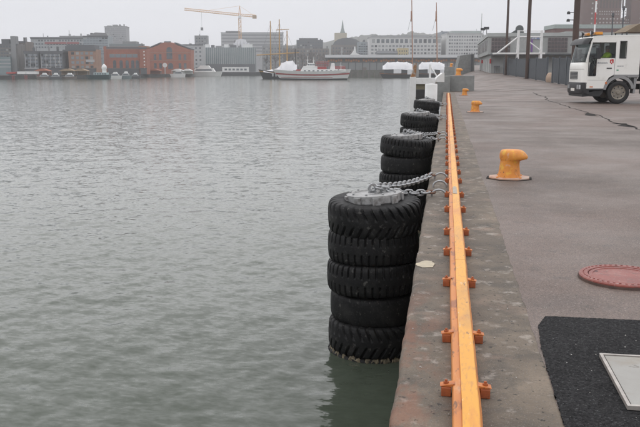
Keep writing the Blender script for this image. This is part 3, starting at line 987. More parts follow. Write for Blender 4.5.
    front('number_panel', [(0.54, 0.0), (0.66, 0.0)], paint, proud=0.052, q0=-0.25, q1=0.25, n=6, thick=0.01)
    front('grille', [(1.06, 0.0), (1.4, 0.0)], dark, proud=0.008, q0=-0.42, q1=0.62, n=14, thick=0.012)
    for k in range(5):
        front('grille_slat', [(1.085 + k * 0.065, 0.0), (1.108 + k * 0.065, 0.0)], grey, proud=0.022, q0=-0.4, q1=0.6, n=14, thick=0.013)
    front('panel_gap', [(1.5, 0.004), (1.512, 0.004)], dark, proud=0.003, q0=-0.93, q1=0.93, n=26, thick=0.006)
    front('wiper', [(1.84, 0.06), (1.865, 0.066)], dark, proud=0.02, q0=-0.7, q1=0.1, n=10, thick=0.015)
    # door seams
    seam = pm('door_seam', (0.12, 0.12, 0.11), rough=0.7)
    MB().box(1.315, 1.327, -0.003, 0.0, 1.27, 2.69).box(0.175, 1.3, -0.003, 0, 1.03, 1.036).build('door_seam', seam, t)
    # windows
    def pane(name, quad):
        return MB().add(quad, [(0, 1, 2, 3)]).build(name, glass, t)
    for y_ in (0.03, WID - 0.03):
        pane('side_window', [(0.13, y_, 2.0), (1.32, y_, 2.0), (1.32, y_, 2.66), (0.29, y_, 2.66)])
        pane('kick_window', [(0.17, y_, 1.22), (0.52, y_, 1.22), (0.52, y_, 1.999), (0.17, y_, 1.999)])
        pane('sleeper_window', [(1.53, y_, 2.0), (1.77, y_, 2.0), (1.77, y_, 2.69), (1.53, y_, 2.69)])
    rub_ = MB()
    for (s0, s1, z0, z1) in [(1.5, 1.53, 1.97, 2.72), (1.77, 1.80, 1.97, 2.72), (1.53, 1.77, 1.97, 2.0), (1.53, 1.77, 2.69, 2.72)]:
        rub_.box(s0, s1, -0.012, -0.0, z0, z1)
    rub_.build('window_seal', dark, t)
    f_ = MB().box(0.17, 0.2, -0.008, 0, 1.22, 2.0).box(0.5, 0.53, -0.008, 0, 1.22, 2.0).box(0.2, 0.5, -0.008, 0, 1.2, 1.23)
    f_.box(0.53, 1.33, -0.008, 0, 1.985, 2.01).box(1.3, 1.33, -0.008, 0, 2.01, 2.66).box(0.62, 0.65, -0.008, 0.0, 2.01, 2.66)
    f_.build('window_frame', dark, t)
    MB().prism([(0.0, 0.3), (-0.02, 0.43), (0.14, 0.47), (0.5, 0.56), (0.9, 0.62), (0.92, 0.5), (0.75, 0.3), (0.3, 0.33)], 0.08, WID - 0.08, 'y').build('underrun', dark, t, None, 0.02)
    lens = pm('lamp_lens', (0.55, 0.56, 0.57), rough=0.1, metal=0.3)
    for q0_ in (-0.88, 0.52):
        front('headlight', [(0.64, 0.0), (0.82, 0.0)], lens, proud=0.055, q0=q0_, q1=q0_ + 0.36, n=8, thick=0.02)
        front('headlight_divider', [(0.64, 0.0), (0.82, 0.0)], dark, proud=0.058, q0=q0_ + 0.16, q1=q0_ + 0.2, n=3, thick=0.005)
    MB().box(0.28, 0.42, -0.012, 0.0, 0.72, 0.76).build('marker_lamp', pm('orange_lens', (0.7, 0.2, 0.05), rough=0.3), t)
    MB().box(0.95, 1.02, -0.035, -0.005, 0.86, 0.96).build('marker_lamp', pm('orange_lens', (0.7, 0.2, 0.05), rough=0.3), t)
    # wheel arch flare
    arc, cx, cz = [], 1.56, 0.5
    for k in range(13):
        a = math.radians(170 - k * 13)
        arc.append((cx + 0.70 * math.cos(a), cz + 0.70 * math.sin(a) * 1.06))
    inner = [(cx + 0.58 * math.cos(math.radians(170 - k * 13)), cz + 0.58 * math.sin(math.radians(170 - k * 13)) * 1.06) for k in range(13)]
    mud = MB()
    for k in range(12):
        quad = [arc[k], arc[k + 1], inner[k + 1], inner[k]]
        mud.prism(quad, -0.02, 0.45, 'y')
    far_mud = MB().add([(x, WID - y, z) for x, y, z in mud.v], mud.f)
    mud.build('mudguard', grey, t); far_mud.build('mudguard', grey, t)
    MB().box(1.9, 2.4, -0.012, 0.05, 1.16, 1.268).box(1.3, 1.9, -0.012, 0.05, 1.2, 1.268).build('mudguard_trim', grey, t)
    MB().prism([(2.2, 0.45), (2.28, 0.45), (2.34, 1.1), (2.22, 1.14)], 0.03, 0.42, 'y').build('mud_flap', grey, t)
    MB().box(0.172, 0.92, -0.006, 0.0, 0.6, 0.668).build('step', dark, t)
    # doors' handle, mirror
    MB().box(0.98, 1.2, -0.02, 0, 1.53, 1.57).build('door_handle', dark, t, None, 0.004)
    MB().box(0.44, 0.58, -0.36, -0.12, 1.95, 2.42).box(0.3, 0.44, -0.04, -0.02, 2.45, 2.5).build('mirror', dark, t, None, 0.02)
    MB().tube([(0.32, -0.005, 2.56), (0.5, -0.24, 2.5), (0.5, -0.24, 2.4)], 0.018, 6).tube([(0.3, 0.0, 1.98), (0.5, -0.24, 1.98)], 0.018, 6).build('mirror_arm', dark, t)
    MB().box(0.44, 0.58, WID + 0.12, WID + 0.36, 1.95, 2.42).build('mirror', dark, t, None, 0.02)
    # marks on the door: red emblem, small grey and black lines of lettering
    red = pm('red_print', (0.55, 0.03, 0.03), rough=0.4)
    ring = []
    em = MB()
    for (x0, x1, z0, z1) in [(1.1, 1.15, 1.76, 1.93), (1.15, 1.2, 1.72, 1.8), (1.2, 1.26, 1.76, 1.95), (1.16, 1.195, 1.84, 1.96)]:
        em.prism([(x0, z0 + 0.02), (x1, z0), (x1, z1 - 0.02), (x0, z1)], -0.003, 0.0, 'y')
    em.build('emblem', red, t)
    gp, bp = pm('grey_print', (0.3, 0.31, 0.33), rough=0.5), pm('black_print', (0.03, 0.03, 0.03), rough=0.5)
    x_ = 0.55
    lt = MB()
    for w_, h_ in [(0.03, 0.05), (0.03, 0.07), (0.03, 0.05), (0.012, 0.07), (0.03, 0.05), (0.04, 0.05), (0.03, 0.05), (0.012, 0.07), (0.03, 0.05), (0.03, 0.05), (0.012, 0.07), (0.03, 0.05)]:
        lt.box(x_, x_ + w_, -0.003, 0.0, 1.75, 1.75 + h_)
        x_ += w_ + 0.012
    lt.build('lettering', gp, t)
    lt = MB(); x_ = 1.42
    for w_ in (0.03, 0.03, 0.03, 0.05, 0.03, 0.03):
        lt.box(x_, x_ + w_, -0.003, 0.0, 1.62, 1.66); x_ += w_ + 0.016
    lt.build('lettering', gp, t)
    MB().box(1.41, 1.5, -0.003, 0, 1.44, 1.49).build('lettering', pm('green_print', (0.1, 0.35, 0.2), rough=0.5), t)
    # roof: amber beacon bar, spot lamps
    amb = pm('amber_lens', (0.62, 0.26, 0.02), (0.5, 0.18, 0.02), rough=0.25, scale=8)
    bc = MB().box(0.48, 0.86, 0.35, 1.95, 2.965, 3.0).build('beacon_bar', dark, t)
    for y0 in (0.35, 1.5):
        MB().box(0.5, 0.84, y0, y0 + 0.45, 3.0, 3.13).build('beacon', amb, bc, None, 0.03)
    for y_ in (0.35, 1.75):
        lp = MB().lathe([(0.02, 0.12), (0.09, 0.05), (0.1, 0.0), (0.1, -0.02), (0.0, -0.021)], 16, (0.32, y_, 3.08), 'x').tube([(0.36, y_, 2.88), (0.36, y_, 3.0)], 0.02, 6).build('spot_lamp', dark, t, 40)
        MB().lathe([(0.085, 0.0), (0.085, -0.004), (0, -0.005)], 16, (0.296, y_, 3.08), 'x').build('lens', lens, lp)
    # interior
    for y_ in (0.45, 1.45):
        s = MB().box(0.85, 1.3, y_, y_ + 0.5, 1.35, 1.5).prism([(1.22, 1.5), (1.36, 1.5), (1.44, 2.15), (1.34, 2.2)], y_ + 0.02, y_ + 0.48, 'y')
        s.box(0.95, 1.2, y_ + 0.1, y_ + 0.4, 0.961, 1.35)
        s.build('seat', seat_m, t, None, 0.02)
    MB().box(0.06, 0.4, 0.08, WID - 0.08, 1.2, 1.72).build('dashboard', dark, t, None, 0.02)
    sw = [(0.62 - 0.08 * math.sin(a), 0.7 + 0.21 * math.cos(a), 1.86 + 0.19 * math.sin(a)) for a in np.linspace(0, 2 * math.pi, 20)]
    MB().tube(sw, 0.015, 6).tube([(0.4, 0.7, 1.6), (0.62, 0.7, 1.86)], 0.03, 6).build('steering_wheel', dark, t)
    # chassis and load body
    MB().box(0.4, 7.6, 0.72, 0.82, 0.62, 0.86).box(0.4, 7.6, 1.48, 1.58, 0.62, 0.86).build('chassis', dark, t)
    body_m = pm('navy_load_body', (0.018, 0.024, 0.045), (0.03, 0.036, 0.055), rough=0.4, scale=2)
    MB().box(2.56, 7.7, 0.0, WID, 0.98, 3.0).build('load_body', body_m, t, None, 0.04)
    MB().box(2.62, 3.4, 0.04, 0.5, 0.42, 0.9).build('fuel_tank', grey, t, None, 0.06)
    tyre_p = [(0.31, 0.02), (0.36, 0.0), (0.44, 0.0), (0.485, 0.02), (0.5, 0.06), (0.5, 0.24), (0.485, 0.28), (0.44, 0.3), (0.36, 0.3), (0.31, 0.28)]
    rim_p = [(0.0, 0.03), (0.07, 0.025), (0.085, 0.06), (0.15, 0.075), (0.2, 0.06), (0.26, 0.06), (0.3, 0.035), (0.312, 0.018), (0.312, 0.28), (0.0, 0.28)]
    mt = MB().lathe(tyre_p, 40, axis='y', closed=True).mesh('tyre', rub, 40)
    mr = MB().lathe(rim_p, 28, axis='y').mesh('rim', pm('dusty_rim', (0.3, 0.27, 0.22), (0.2, 0.175, 0.14), rough=0.55, scale=6), 30)
    mn = MB().lathe([(0.018, 0.0), (0.018, -0.03), (0, -0.031)], 6, axis='y').mesh('wheel_nut', grey)
    mhole = MB().lathe([(0.032, 0.0), (0.032, -0.004), (0, -0.0045)], 10, axis='y').mesh('rim_hole', dark)
    for sx in (1.56, 5.3, 6.6):
        for side in (0, 1):
            wz = 0 if side == 0 else math.pi
            wl = link('wheel', None, t, (sx, 0.01 if side == 0 else WID - 0.01, 0.5), (0, 0, wz))
            link('tyre', mt, wl)
            link('rim', mr, wl)
            for k in range(10):
                a = 2 * math.pi * k / 10
                link('wheel_nut', mn, wl, (0.175 * math.cos(a), 0.07, 0.175 * math.sin(a)))
            for k in range(8):
                a = 2 * math.pi * k / 8
                link('rim_hole', mhole, wl, (0.235 * math.cos(a), 0.06, 0.235 * math.sin(a)))
    MB().box(1.5, 1.62, 0.4, WID - 0.4, 0.44, 0.56).box(5.24, 5.36, 0.4, WID - 0.4, 0.44, 0.56).box(6.54, 6.66, 0.4, WID - 0.4, 0.44, 0.56).build('axle', dark, t)
    # ---- driver, seated at the wheel
    d = thing('person', 'driver in a bright yellow high visibility jacket seated in the truck cab', 'person', t.matrix_basis @ Vector((0, 0, 0)), rz)
    d.location = t.location + ax * 1.1 + ay * 0.62 + Vector((0, 0, 1.62))
    joints = [(0.05, 0, 0.1), (0.08, 0, 0.32), (0.1, 0, 0.52), (0.09, 0, 0.62), (0.06, 0, 0.74),          # pelvis..head
              (0.1, -0.2, 0.5), (-0.1, -0.27, 0.32), (-0.38, -0.17, 0.38), (0.1, 0.2, 0.5), (-0.1, 0.27, 0.32), (-0.38, 0.17, 0.38),
              (-0.32, -0.12, 0.1), (-0.42, -0.12, -0.36), (-0.32, 0.12, 0.1), (-0.42, 0.12, -0.36), (0.05, 0, 0.83)]
    edges = [(0, 1), (1, 2), (2, 3), (3, 4), (4, 15), (2, 5), (5, 6), (6, 7), (2, 8), (8, 9), (9, 10), (0, 11), (11, 12), (0, 13), (13, 14)]
    radii = [0.15, 0.15, 0.13, 0.06, 0.095, 0.08, 0.055, 0.04, 0.08, 0.055, 0.04, 0.085, 0.055, 0.085, 0.055, 0.085]
    me = bpy.data.meshes.new('person_body')
    me.from_pydata(joints, edges, [])
    bo = link('body', me, d)
    sm = bo.modifiers.new('skin', 'SKIN')
    for i, r in enumerate(radii):
        me.skin_vertices[0].data[i].radius = (r, r)
    me.skin_vertices[0].data[0].use_root = True
    sb = bo.modifiers.new('subd', 'SUBSURF'); sb.levels = 2; sb.render_levels = 2
    bo.modifiers['skin'].use_smooth_shade = True
    me.materials.append(pm('skin', (0.45, 0.27, 0.2), rough=0.6))
    hv = pm('high_visibility_fabric', (0.5, 0.75, 0.04), (0.42, 0.62, 0.03), rough=0.7, scale=10)
    jk = MB().lathe([(0.0, 0.08), (0.19, 0.08), (0.2, 0.2), (0.195, 0.38), (0.2, 0.5), (0.14, 0.58), (0.08, 0.63), (0, 0.64)], 20, (0.08, 0, 0))
    jk.tube([(0.1, -0.18, 0.52), (-0.1, -0.27, 0.32), (-0.33, -0.18, 0.37)], 0.095, 10, 0.065).tube([(0.1, 0.18, 0.52), (-0.1, 0.27, 0.32), (-0.33, 0.18, 0.37)], 0.095, 10, 0.065)
    jk.build('jacket', hv, d, 60)
    MB().lathe([(0.0, 0.755), (0.1, 0.77), (0.112, 0.82), (0.1, 0.88), (0.05, 0.915), (0, 0.92)], 16, (0.075, 0, 0)).build('hair', pm('grey_hair', (0.35, 0.33, 0.3), rough=0.8), d, 60)

build_truck()

# ================================================================== FENCE, LAMP MASTS
M_FENCE = pm('dark_fence_paint', (0.075, 0.088, 0.1), (0.06, 0.07, 0.08), rough=0.5, scale=1.5)
def fence_panel(pa, pb, h, label):
    """upright slats between two posts; pa, pb at the foot"""
    d = pb - pa
    L = d.xy.length
    t = thing('fence_panel', label, 'fence', pa, math.atan2(d.y, d.x), 'dark slatted fence panels')
    rise = d.z / L
    for x in (0.0, L):
        MB().box(x - 0.09, x + 0.09, -0.09, 0.09, -0.02 + rise * x, h + 0.12 + rise * x).build('post', M_FENCE, t)
    for z in (0.18, h - 0.12):
        MB().prism([(0.06, z + rise * 0.06), (L - 0.06, z + rise * L), (L - 0.06, z + 0.07 + rise * L), (0.06, z + 0.07)], -0.025, 0.025, 'y').build('rail', M_FENCE, t)
    s = MB()
    n = int(L / 0.17)
    for k in range(n):
        x = 0.08 + (L - 0.16) * (k + 0.5) / n
        s.box(x - 0.042, x + 0.042, -0.045, -0.028, 0.06 + rise * x, h + rise * x)
    so = s.build('slats', M_FENCE, t)
    so['kind'] = 'stuff'

def fpt(x, D):
    u, _ = pix(x, 80, D)
    w = world_uv(u, D)
    w.z = gz(w.x, w.y)
    return w
# foot points along the fence: pixel column and distance
FP = [(503.5, 108), (508, 103), (516, 94.5), (526, 85.5), (536, 78), (546.5, 71.5)]
fl = ['beside the terminal corner', 'between the two slim masts, first past the corner', 'between the two slim masts, second past the corner',
      'right of the middle mast', 'ending at the gap with the sandbag']
for i in range(5):
    fence_panel(fpt(*FP[i]), fpt(*FP[i + 1]), 2.05, 'dark grey slatted steel fence panel ' + fl[i])
FP2 = [(552.5, 68.5), (559, 65.5), (566.5, 62.5), (580, 57.5), (596, 53)]
fl2 = ['right of the gap with the sandbag', 'just left of the thick rusty mast', 'at the foot of the thick rusty mast', 'behind the truck cab']
for i in range(4):
    fence_panel(fpt(*FP2[i]), fpt(*FP2[i + 1]), 2.05, 'dark grey slatted steel fence panel ' + fl2[i])
M_RUSTMAST = pm('rusty_mast_steel', (0.085, 0.052, 0.04), (0.06, 0.04, 0.034), rough=0.75, scale=1.2, stretch=(1, 1, 0.3), bump=0.2)
def mast(x, D, r, label, lamps=False):
    p = fpt(x, D)
    t = thing('lamp_mast', label, 'mast', p, YAW, 'tall rusty masts along the fence')
    MB().lathe([(r * 1.7, -0.02), (r * 1.7, 0.03), (r, 0.04), (r * 0.85, 13.0), (0, 13.01)], 16).build('pole', M_RUSTMAST, t, 40)
    if lamps:
        for y_ in (12.5, 20.0):
            pz = at(x, y_, D).z - p.z
            l = MB().tube([(-r, 0, pz), (-0.55, 0, pz)], 0.03, 6).build('lamp_arm', M_BLACKM, t)
            MB().lathe([(0.05, 0.1), (0.11, 0.06), (0.13, -0.1), (0.0, -0.11)], 12, (-0.6, 0, pz - 0.02)).build('floodlight', M_BLACKM, l, 40)
    return t
mast(505.3, 103.5, 0.16, 'slim rusty brown mast at the fence end by the terminal')
mast(526.6, 83.5, 0.19, 'rusty brown mast in front of the white gangway frame')
mast(573.2, 59.5, 0.23, 'thick rusty brown mast with two small floodlights beside the truck cab', True)
# sandbag in the gap
sb = fpt(549.7, 70.5)
pts = MB().lathe([(0.0, 0.0), (0.3, 0.02), (0.36, 0.2), (0.33, 0.45), (0.24, 0.72), (0.12, 0.82), (0.0, 0.84)], 14, (0, 0, 0))
o = pts.build('sandbag', pm('sack_cloth', (0.45, 0.33, 0.25), (0.36, 0.27, 0.2), rough=0.9, scale=5, bump=0.4, bscale=12, bdist=0.05), None, 60)
o.location = sb; tag(o, 'pale brown bulky sack standing in the fence gap', 'sack')

# ================================================================== BUILDINGS
UNIT = {}
def unit_box(name, mat):
    key = (name, mat.name)
    if key not in UNIT:
        UNIT[key] = MB().box(-0.5, 0.5, 0, 1, 0, 1).mesh(name, mat)
    return UNIT[key]

def windows(t, x0, x1, z0, z1, cols, rows, fx=0.6, fz=0.6, mat=None, name='window', y=-0.06, th=0.1, parent=None, skip=()):
    """a grid of separate window pieces standing 6 cm proud of a facade in the plane y = 0"""
    mat = mat or M_GLASSFAR
    mes = [unit_box(name, mat)] * 5 + ([unit_box(name, M_PANE2), unit_box(name, M_PANE3)] if mat in (M_GLASSFAR, MATS.get('blue_grey_pane'), MATS.get('tower_pane')) else [])
    cw, rh = (x1 - x0) / cols, (z1 - z0) / rows
    for r in range(rows):
        for c in range(cols):
            if (r, c) in skip:
                continue
            link(name, random.choice(mes), parent or t, (x0 + cw * (c + 0.5), y, z0 + rh * (r + (1 - fz) / 2)), (0, 0, 0), (cw * fx, th, rh * fz))

def arch_window(t, x, z, w, h, mat, name='arched_window', y=-0.06):
    pts = [(x - w / 2, z), (x + w / 2, z)] + [(x + w / 2 * math.cos(a), z + h - w / 2 + w / 2 * math.sin(a)) for a in np.linspace(0, math.pi, 9)]
    return MB().prism(pts, y, 0.05, 'y').build(name, mat, t)

def block(name, label, cat, x0, x1, yt, D, depth, mat, zbase=-0.5, rot=0.0, group=None, roof=None):
    """box building facing the camera; returns (thing, width, height, z-of-pixel-row function)"""
    u0, u1 = pix(x0, yt, D)[0], pix(x1, yt, D)[0]
    zt = pix(x0, yt, D)[1]
    t = thing(name, label, cat, world_uv(u0, D, zbase), YAW + rot, group)
    w, h = u1 - u0, zt - zbase
    MB().box(0, w, 0, depth, 0, h).build('wall', mat, t)
    if roof:
        MB().box(-0.3, w + 0.3, -0.3, depth + 0.3, h + 0.003, h + 0.5).build('roof', roof, t)
    if x1 < 300 or x0 > 550:
        t.scale[1] = 0.35                                  # row buildings: shallow plots
    if x1 < 300 and D < 480 and zbase < 0:               # shopfronts and a parapet line
        MB().box(0.15, w - 0.15, -0.5, -0.01, 0, 2.3).build('shopfront', SLATE, t)
        MB().box(-0.1, w + 0.1, -0.7, -0.02, 2.304, 2.55).build('fascia', [LTGREY, DKGREY, BROWNW][int(x0) % 3], t)
        MB().box(-0.12, w + 0.12, -0.4, -0.015, h - 0.55, h + 0.12).build('parapet', SLATE, t)
    if D < 700 and zbase < 0:
        rnd = random.Random(int(x0 * 10))
        for k in range(max(2, int(w / 4))):                # vents, hatches, aerials on the roof
            cx_, cw_, ch_ = rnd.uniform(0.5, max(0.6, w - 1)), rnd.uniform(0.3, 1.4), rnd.uniform(0.5, 1.8)
            if rnd.random() < 0.3:
                cw_, ch_ = 0.09, rnd.uniform(1.5, 3.5)
            MB().box(cx_ - cw_ / 2, cx_ + cw_ / 2, depth * 0.3, depth * 0.3 + 1.0, h - 0.05, h + ch_ + (0.5 if roof else 0)).build('roof_vent', [GREYW, SLATE, LTGREY][k % 3], t)
    px = lambda x: pix(x, 60, D)[0] - u0
    pz = lambda y: pix(x0, y, D)[1] - zbase
    return t, w, h, px, pz

C = lambda n, r, g, b, **k: pm(n, (r, g, b), tuple(c * 0.86 for c in (r, g, b)), rough=k.get('rough', 0.8), scale=k.get('scale', 0.15))
BRICK = pm('red_brick', (0.36, 0.13, 0.08), (0.29, 0.1, 0.065), rough=0.9, scale=0.4)
BRICKD = pm('pale_brick', (0.34, 0.2, 0.14), (0.28, 0.165, 0.12), rough=0.9, scale=0.4)
SLATE = C('slate_roof', 0.11, 0.115, 0.125)
GREYW = C('grey_cladding', 0.24, 0.245, 0.25)
DKGREY = C('dark_cladding', 0.10, 0.105, 0.115)
LTGREY = C('light_cladding', 0.42, 0.425, 0.43)
WHITEW = C('white_render', 0.62, 0.62, 0.61)
TEAL = pm('teal_glass', (0.14, 0.19, 0.2), (0.2, 0.25, 0.26), rough=0.2, scale=0.2)
BROWNW = C('brown_stone', 0.17, 0.145, 0.13)
M_TARP = pm('white_tarpaulin', (0.76, 0.76, 0.78), (0.66, 0.66, 0.69), rough=0.55, scale=0.5, bump=0.4, bscale=1.2, bdist=0.06)
M_FARWHITE = C('far_white_paint', 0.82, 0.82, 0.81, rough=0.5)

# ---- land across the harbour
shore = [ground(x, y, WATER) for x, y in [(-260, 80.5), (-60, 79.7), (0, 79.3), (60, 78.8), (110, 78.1), (150, 77.3), (190, 76.3), (225, 75.5), (262, 74.7)]]
shore += [world_uv(pix(300, 70, 505)[0], 505), world_uv(pix(470, 70, 480)[0], 480), world_uv(260, 470)]
back = [world_uv(700, 1300), world_uv(-900, 1300)]
pts = [(p.x, p.y) for p in shore + back]
struct(MB().prism(pts, WATER - 3, -0.5, 'z').build('far_quay', pm('far_quay_stone', (0.07, 0.07, 0.068), (0.045, 0.045, 0.044), rough=0.9, scale=0.3)))

# ---- left shore
t, w, h, px, pz = block('office_building', 'dark stepped concrete building with a lift tower at the far left shore', 'building', -14, 17.5, 44, 310, 30, pm('brown_grey_concrete', (0.17, 0.16, 0.155), (0.12, 0.115, 0.11), rough=0.9, scale=0.2))
windows(t, px(-13), px(12), pz(58), pz(45), 9, 4, 0.7, 0.5)
MB().box(px(12), px(17), -0.8, 8, 0, pz(36.2)).build('lift_tower', GREYW, t)
MB().box(px(2), px(10), 2, 12, pz(44) + 0.003, pz(39)).build('penthouse', DKGREY, t)
MB().box(px(-14), px(12), -5, -0.2, 0, pz(57)).build('glass_hall', TEAL, t)
for yy in (60.5, 64, 67.5):
    MB().box(px(-14), px(12.2), -5.15, -5.003, pz(yy), pz(yy) + 0.35).build('floor_band', LTGREY, t)
t, w, h, px, pz = block('office_building', 'narrow brown tower wing between the stepped building and the glass offices', 'building', 17.8, 25.5, 41.5, 318, 25, BROWNW)
windows(t, 0.4, w - 0.3, pz(66), pz(43), 3, 6, 0.55, 0.5)
for a_, b_, lab in ((24, 38.2, 'dark waterfront office with white window bars, left of a pair'), (40, 62.5, 'wider dark waterfront office with white window bars, right of a pair')):
    t, w, h, px, pz = block('office_building', lab, 'building', a_, b_, 52.5, 306, 22, DKGREY, roof=DKGREY)
    n = int((b_ - a_) / 2.4)
    windows(t, 0.3, w - 0.3, 1.8, h - 0.3, n, 5, 0.72, 0.62, pm('blue_grey_pane', (0.16, 0.185, 0.21), (0.26, 0.29, 0.31), rough=0.2, scale=0.4))
    for k in range(0, n + 1, 2):
        MB().box(0.3 + (w - 0.6) * k / n - 0.1, 0.3 + (w - 0.6) * k / n + 0.1, -0.16, 0, 1.8, h - 0.3).build('mullion', LTGREY, t)
MB().box(0, 1, 0, 1, 0, 1)
t, w, h, px, pz = block('apartment_building', 'long pale apartment block with a red balcony floor behind the offices', 'building', 30.5, 86, 38, 400, 30, pm('pale_grey_render', (0.38, 0.4, 0.41), (0.3, 0.32, 0.33), rough=0.8, scale=0.15), roof=GREYW)
windows(t, 0.5, w - 0.5, pz(49), pz(39), 18, 3, 0.6, 0.5)
MB().box(px(46), px(80), -1.2, -0.1, pz(44), pz(42)).build('balcony_front', pm('dull_red', (0.32, 0.1, 0.1), rough=0.7), t)
MB().box(px(60), px(84), 3, 15, h + 0.51, pz(35.8)).build('penthouse', GREYW, t)
t, w, h, px, pz = block('glass_building', 'blue-grey curved glass building rising behind the red brick hall', 'building', 83, 108, 36, 372, 25, pm('blue_glass', (0.22, 0.26, 0.29), (0.3, 0.34, 0.36), rough=0.3, scale=0.2))
windows(t, 0.2, w - 0.2, pz(60), pz(37), 8, 9, 0.85, 0.55, pm('blue_grey_pane', (0.16, 0.185, 0.21), rough=0.2))
MB().prism([(px(88), h), (px(108), h), (px(107), pz(33)), (px(96), pz(32.4))], 2, 14, 'y').build('curved_roof', GREYW, t)
t, w, h, px, pz = block('brick_building', 'beige brick waterfront building with three wide window bays', 'building', 68, 95.5, 49.5, 308, 22, BRICKD)
windows(t, px(70.5), px(94), 2.0, pz(51), 5, 4, 0.62, 0.62, pm('blue_grey_pane', (0.16, 0.185, 0.21), rough=0.2))
MB().box(px(67), px(94.8), 1, 20, h + 0.003, pz(45)).build('roof_storey', SLATE, t)
MB().box(px(86), px(94.5), -0.3, -0.07, pz(62), pz(59.6)).build('sign_board', LTGREY, t)
t, w, h, px, pz = block('office_building', 'plain dark infill building between the glass offices and the beige brick building', 'building', 62.8, 68, 50, 330, 20, SLATE)
windows(t, 0.2, w - 0.2, 1, h - 1, 2, 5, 0.6, 0.5)
t, w, h, px, pz = block('tower_block', 'tall pale grey tower block behind the red brick halls', 'building', 104.5, 126, 27, 640, 30, pm('tower_concrete', (0.31, 0.315, 0.325), (0.27, 0.275, 0.285), rough=0.8, scale=0.1), roof=GREYW)
windows(t, 0.3, w - 0.3, pz(47), pz(28), 14, 10, 0.7, 0.5, pm('tower_pane', (0.2, 0.21, 0.225), rough=0.3))
for xa, xb, yy in ((108, 112, 25.4), (113.5, 118, 24.6), (119, 123, 25.6)):
    MB().box(px(xa), px(xb), 5, 15, h + 0.51, pz(yy)).build('roof_plant', GREYW, t)

# red brick hall with arched windows
t, w, h, px, pz = block('brick_hall', 'red brick hall with a band of windows over tall arched openings', 'building', 104, 139, 47.3, 345, 30, BRICK)
MB().box(-0.3, w, -0.35, 0, h - 0.9, h + 0.2).build('cornice', BRICKD, t)
windows(t, px(109.5), px(138), pz(57.8), pz(53.8), 5, 1, 0.92, 0.9, pm('blue_grey_pane', (0.16, 0.185, 0.21), rough=0.2))
for xx in (114.5, 121, 127, 132.7, 137):
    arch_window(t, px(xx), pz(70.5), 1.35, pz(60.2) - pz(70.5), M_GLASSFAR)
MB().box(px(104.2), px(107), -0.6, -0.003, 0, h + 0.4).build('corner_pier', BRICK, t)
MB().box(px(109), px(141), 4, 24, h + 0.21, pz(43.6)).build('roof_glazing', pm('grey_roof_glass', (0.2, 0.24, 0.25), rough=0.35), t)
MB().box(px(122), px(136), 6, 20, pz(43.6) + 0.003, pz(41.3)).build('roof_lantern', GREYW, t)
t, w, h, px, pz = block('brick_tower', 'square red brick stair tower between the two brick halls', 'building', 139.2, 146.2, 47.5, 343, 18, BRICK)
windows(t, px(143), px(145.6), pz(70), pz(50), 1, 6, 0.5, 0.35, M_FARWHITE)
MB().box(-0.25, w + 0.25, -0.25, 18.2, h + 0.002, h + 0.6).build('cornice', BRICKD, t)
# gabled brick hall
D = 380
u0 = pix(146.3, 60, D)[0]
t = thing('gabled_brick_hall', 'red brick hall with a stepped gable and one tall arched centre window', 'building', world_uv(u0, D, -0.5), YAW)
t.scale[1] = 0.25
G = lambda x, y: (pix(x, y, D)[0] - u0, pix(x, y, D)[1] + 0.5)
poly = [G(146.3, 75), G(190.7, 75), G(190.7, 49.8), G(177, 45.2), G(174.5, 43.6), G(172, 43.2), G(171, 42.4), G(164, 42.4), G(163, 43.2), G(160.5, 43.6), G(158, 45.2), G(146.3, 49.8)]
poly = [(a, max(0, b)) for a, b in poly]
MB().prism(poly, 0, 40, 'y').build('wall', BRICK, t)
for z in (53, 60.6):
    MB().box(0.1, G(190.5, z)[0], -0.25, -0.003, G(150, z)[1], G(150, z)[1] + 0.3).build('string_course', BRICKD, t)
MB().box(G(164, 42)[0], G(171, 42)[0], -0.3, 0.6, G(164, 42.35)[1], G(164, 41.4)[1]).build('gable_cap', SLATE, t)
for p_, q_ in ((G(190.9, 49.6), G(174.5, 43.4)), (G(146.1, 49.6), G(160.5, 43.4))):
    MB().prism([p_, q_, (q_[0], q_[1] + 0.5), (p_[0], p_[1] + 0.5)], -0.3, 40, 'y').build('roof', SLATE, t)
arch_window(t, G(167.6, 0)[0], G(0, 59)[1], 2.7, G(0, 47)[1] - G(0, 59)[1], M_GLASSFAR)
arch_window(t, G(168.5, 0)[0], G(0, 69)[1], 2.4, G(0, 63)[1] - G(0, 69)[1], M_GLASSFAR)
for xx in (153, 158.3, 178, 183.3):
    MB().box(G(xx - 1.3, 0)[0], G(xx + 1.3, 0)[0], -0.07, 0.05, G(0, 60)[1], G(0, 54.3)[1]).build('window', M_GLASSFAR, t)
    MB().box(G(xx - 1.3, 0)[0], G(xx + 1.3, 0)[0], -0.07, 0.05, G(0, 68.5)[1], G(0, 63.3)[1]).build('window', M_GLASSFAR, t)
t, w, h, px, pz = block('grey_building', 'plain grey flat building just behind the gabled brick hall', 'building', 176, 203, 44.5, 470, 25, LTGREY)
windows(t, px(190), w - 0.5, pz(70), pz(46), 3, 6, 0.4, 0.4)
t, w, h, px, pz = block('grey_building', 'taller grey concrete block between the gabled hall and the finned glass hall', 'building', 194.5, 207, 35.5, 520, 20, GREYW)
windows(t, 0.5, w - 0.5, pz(60), pz(37), 4, 8, 0.5, 0.45)

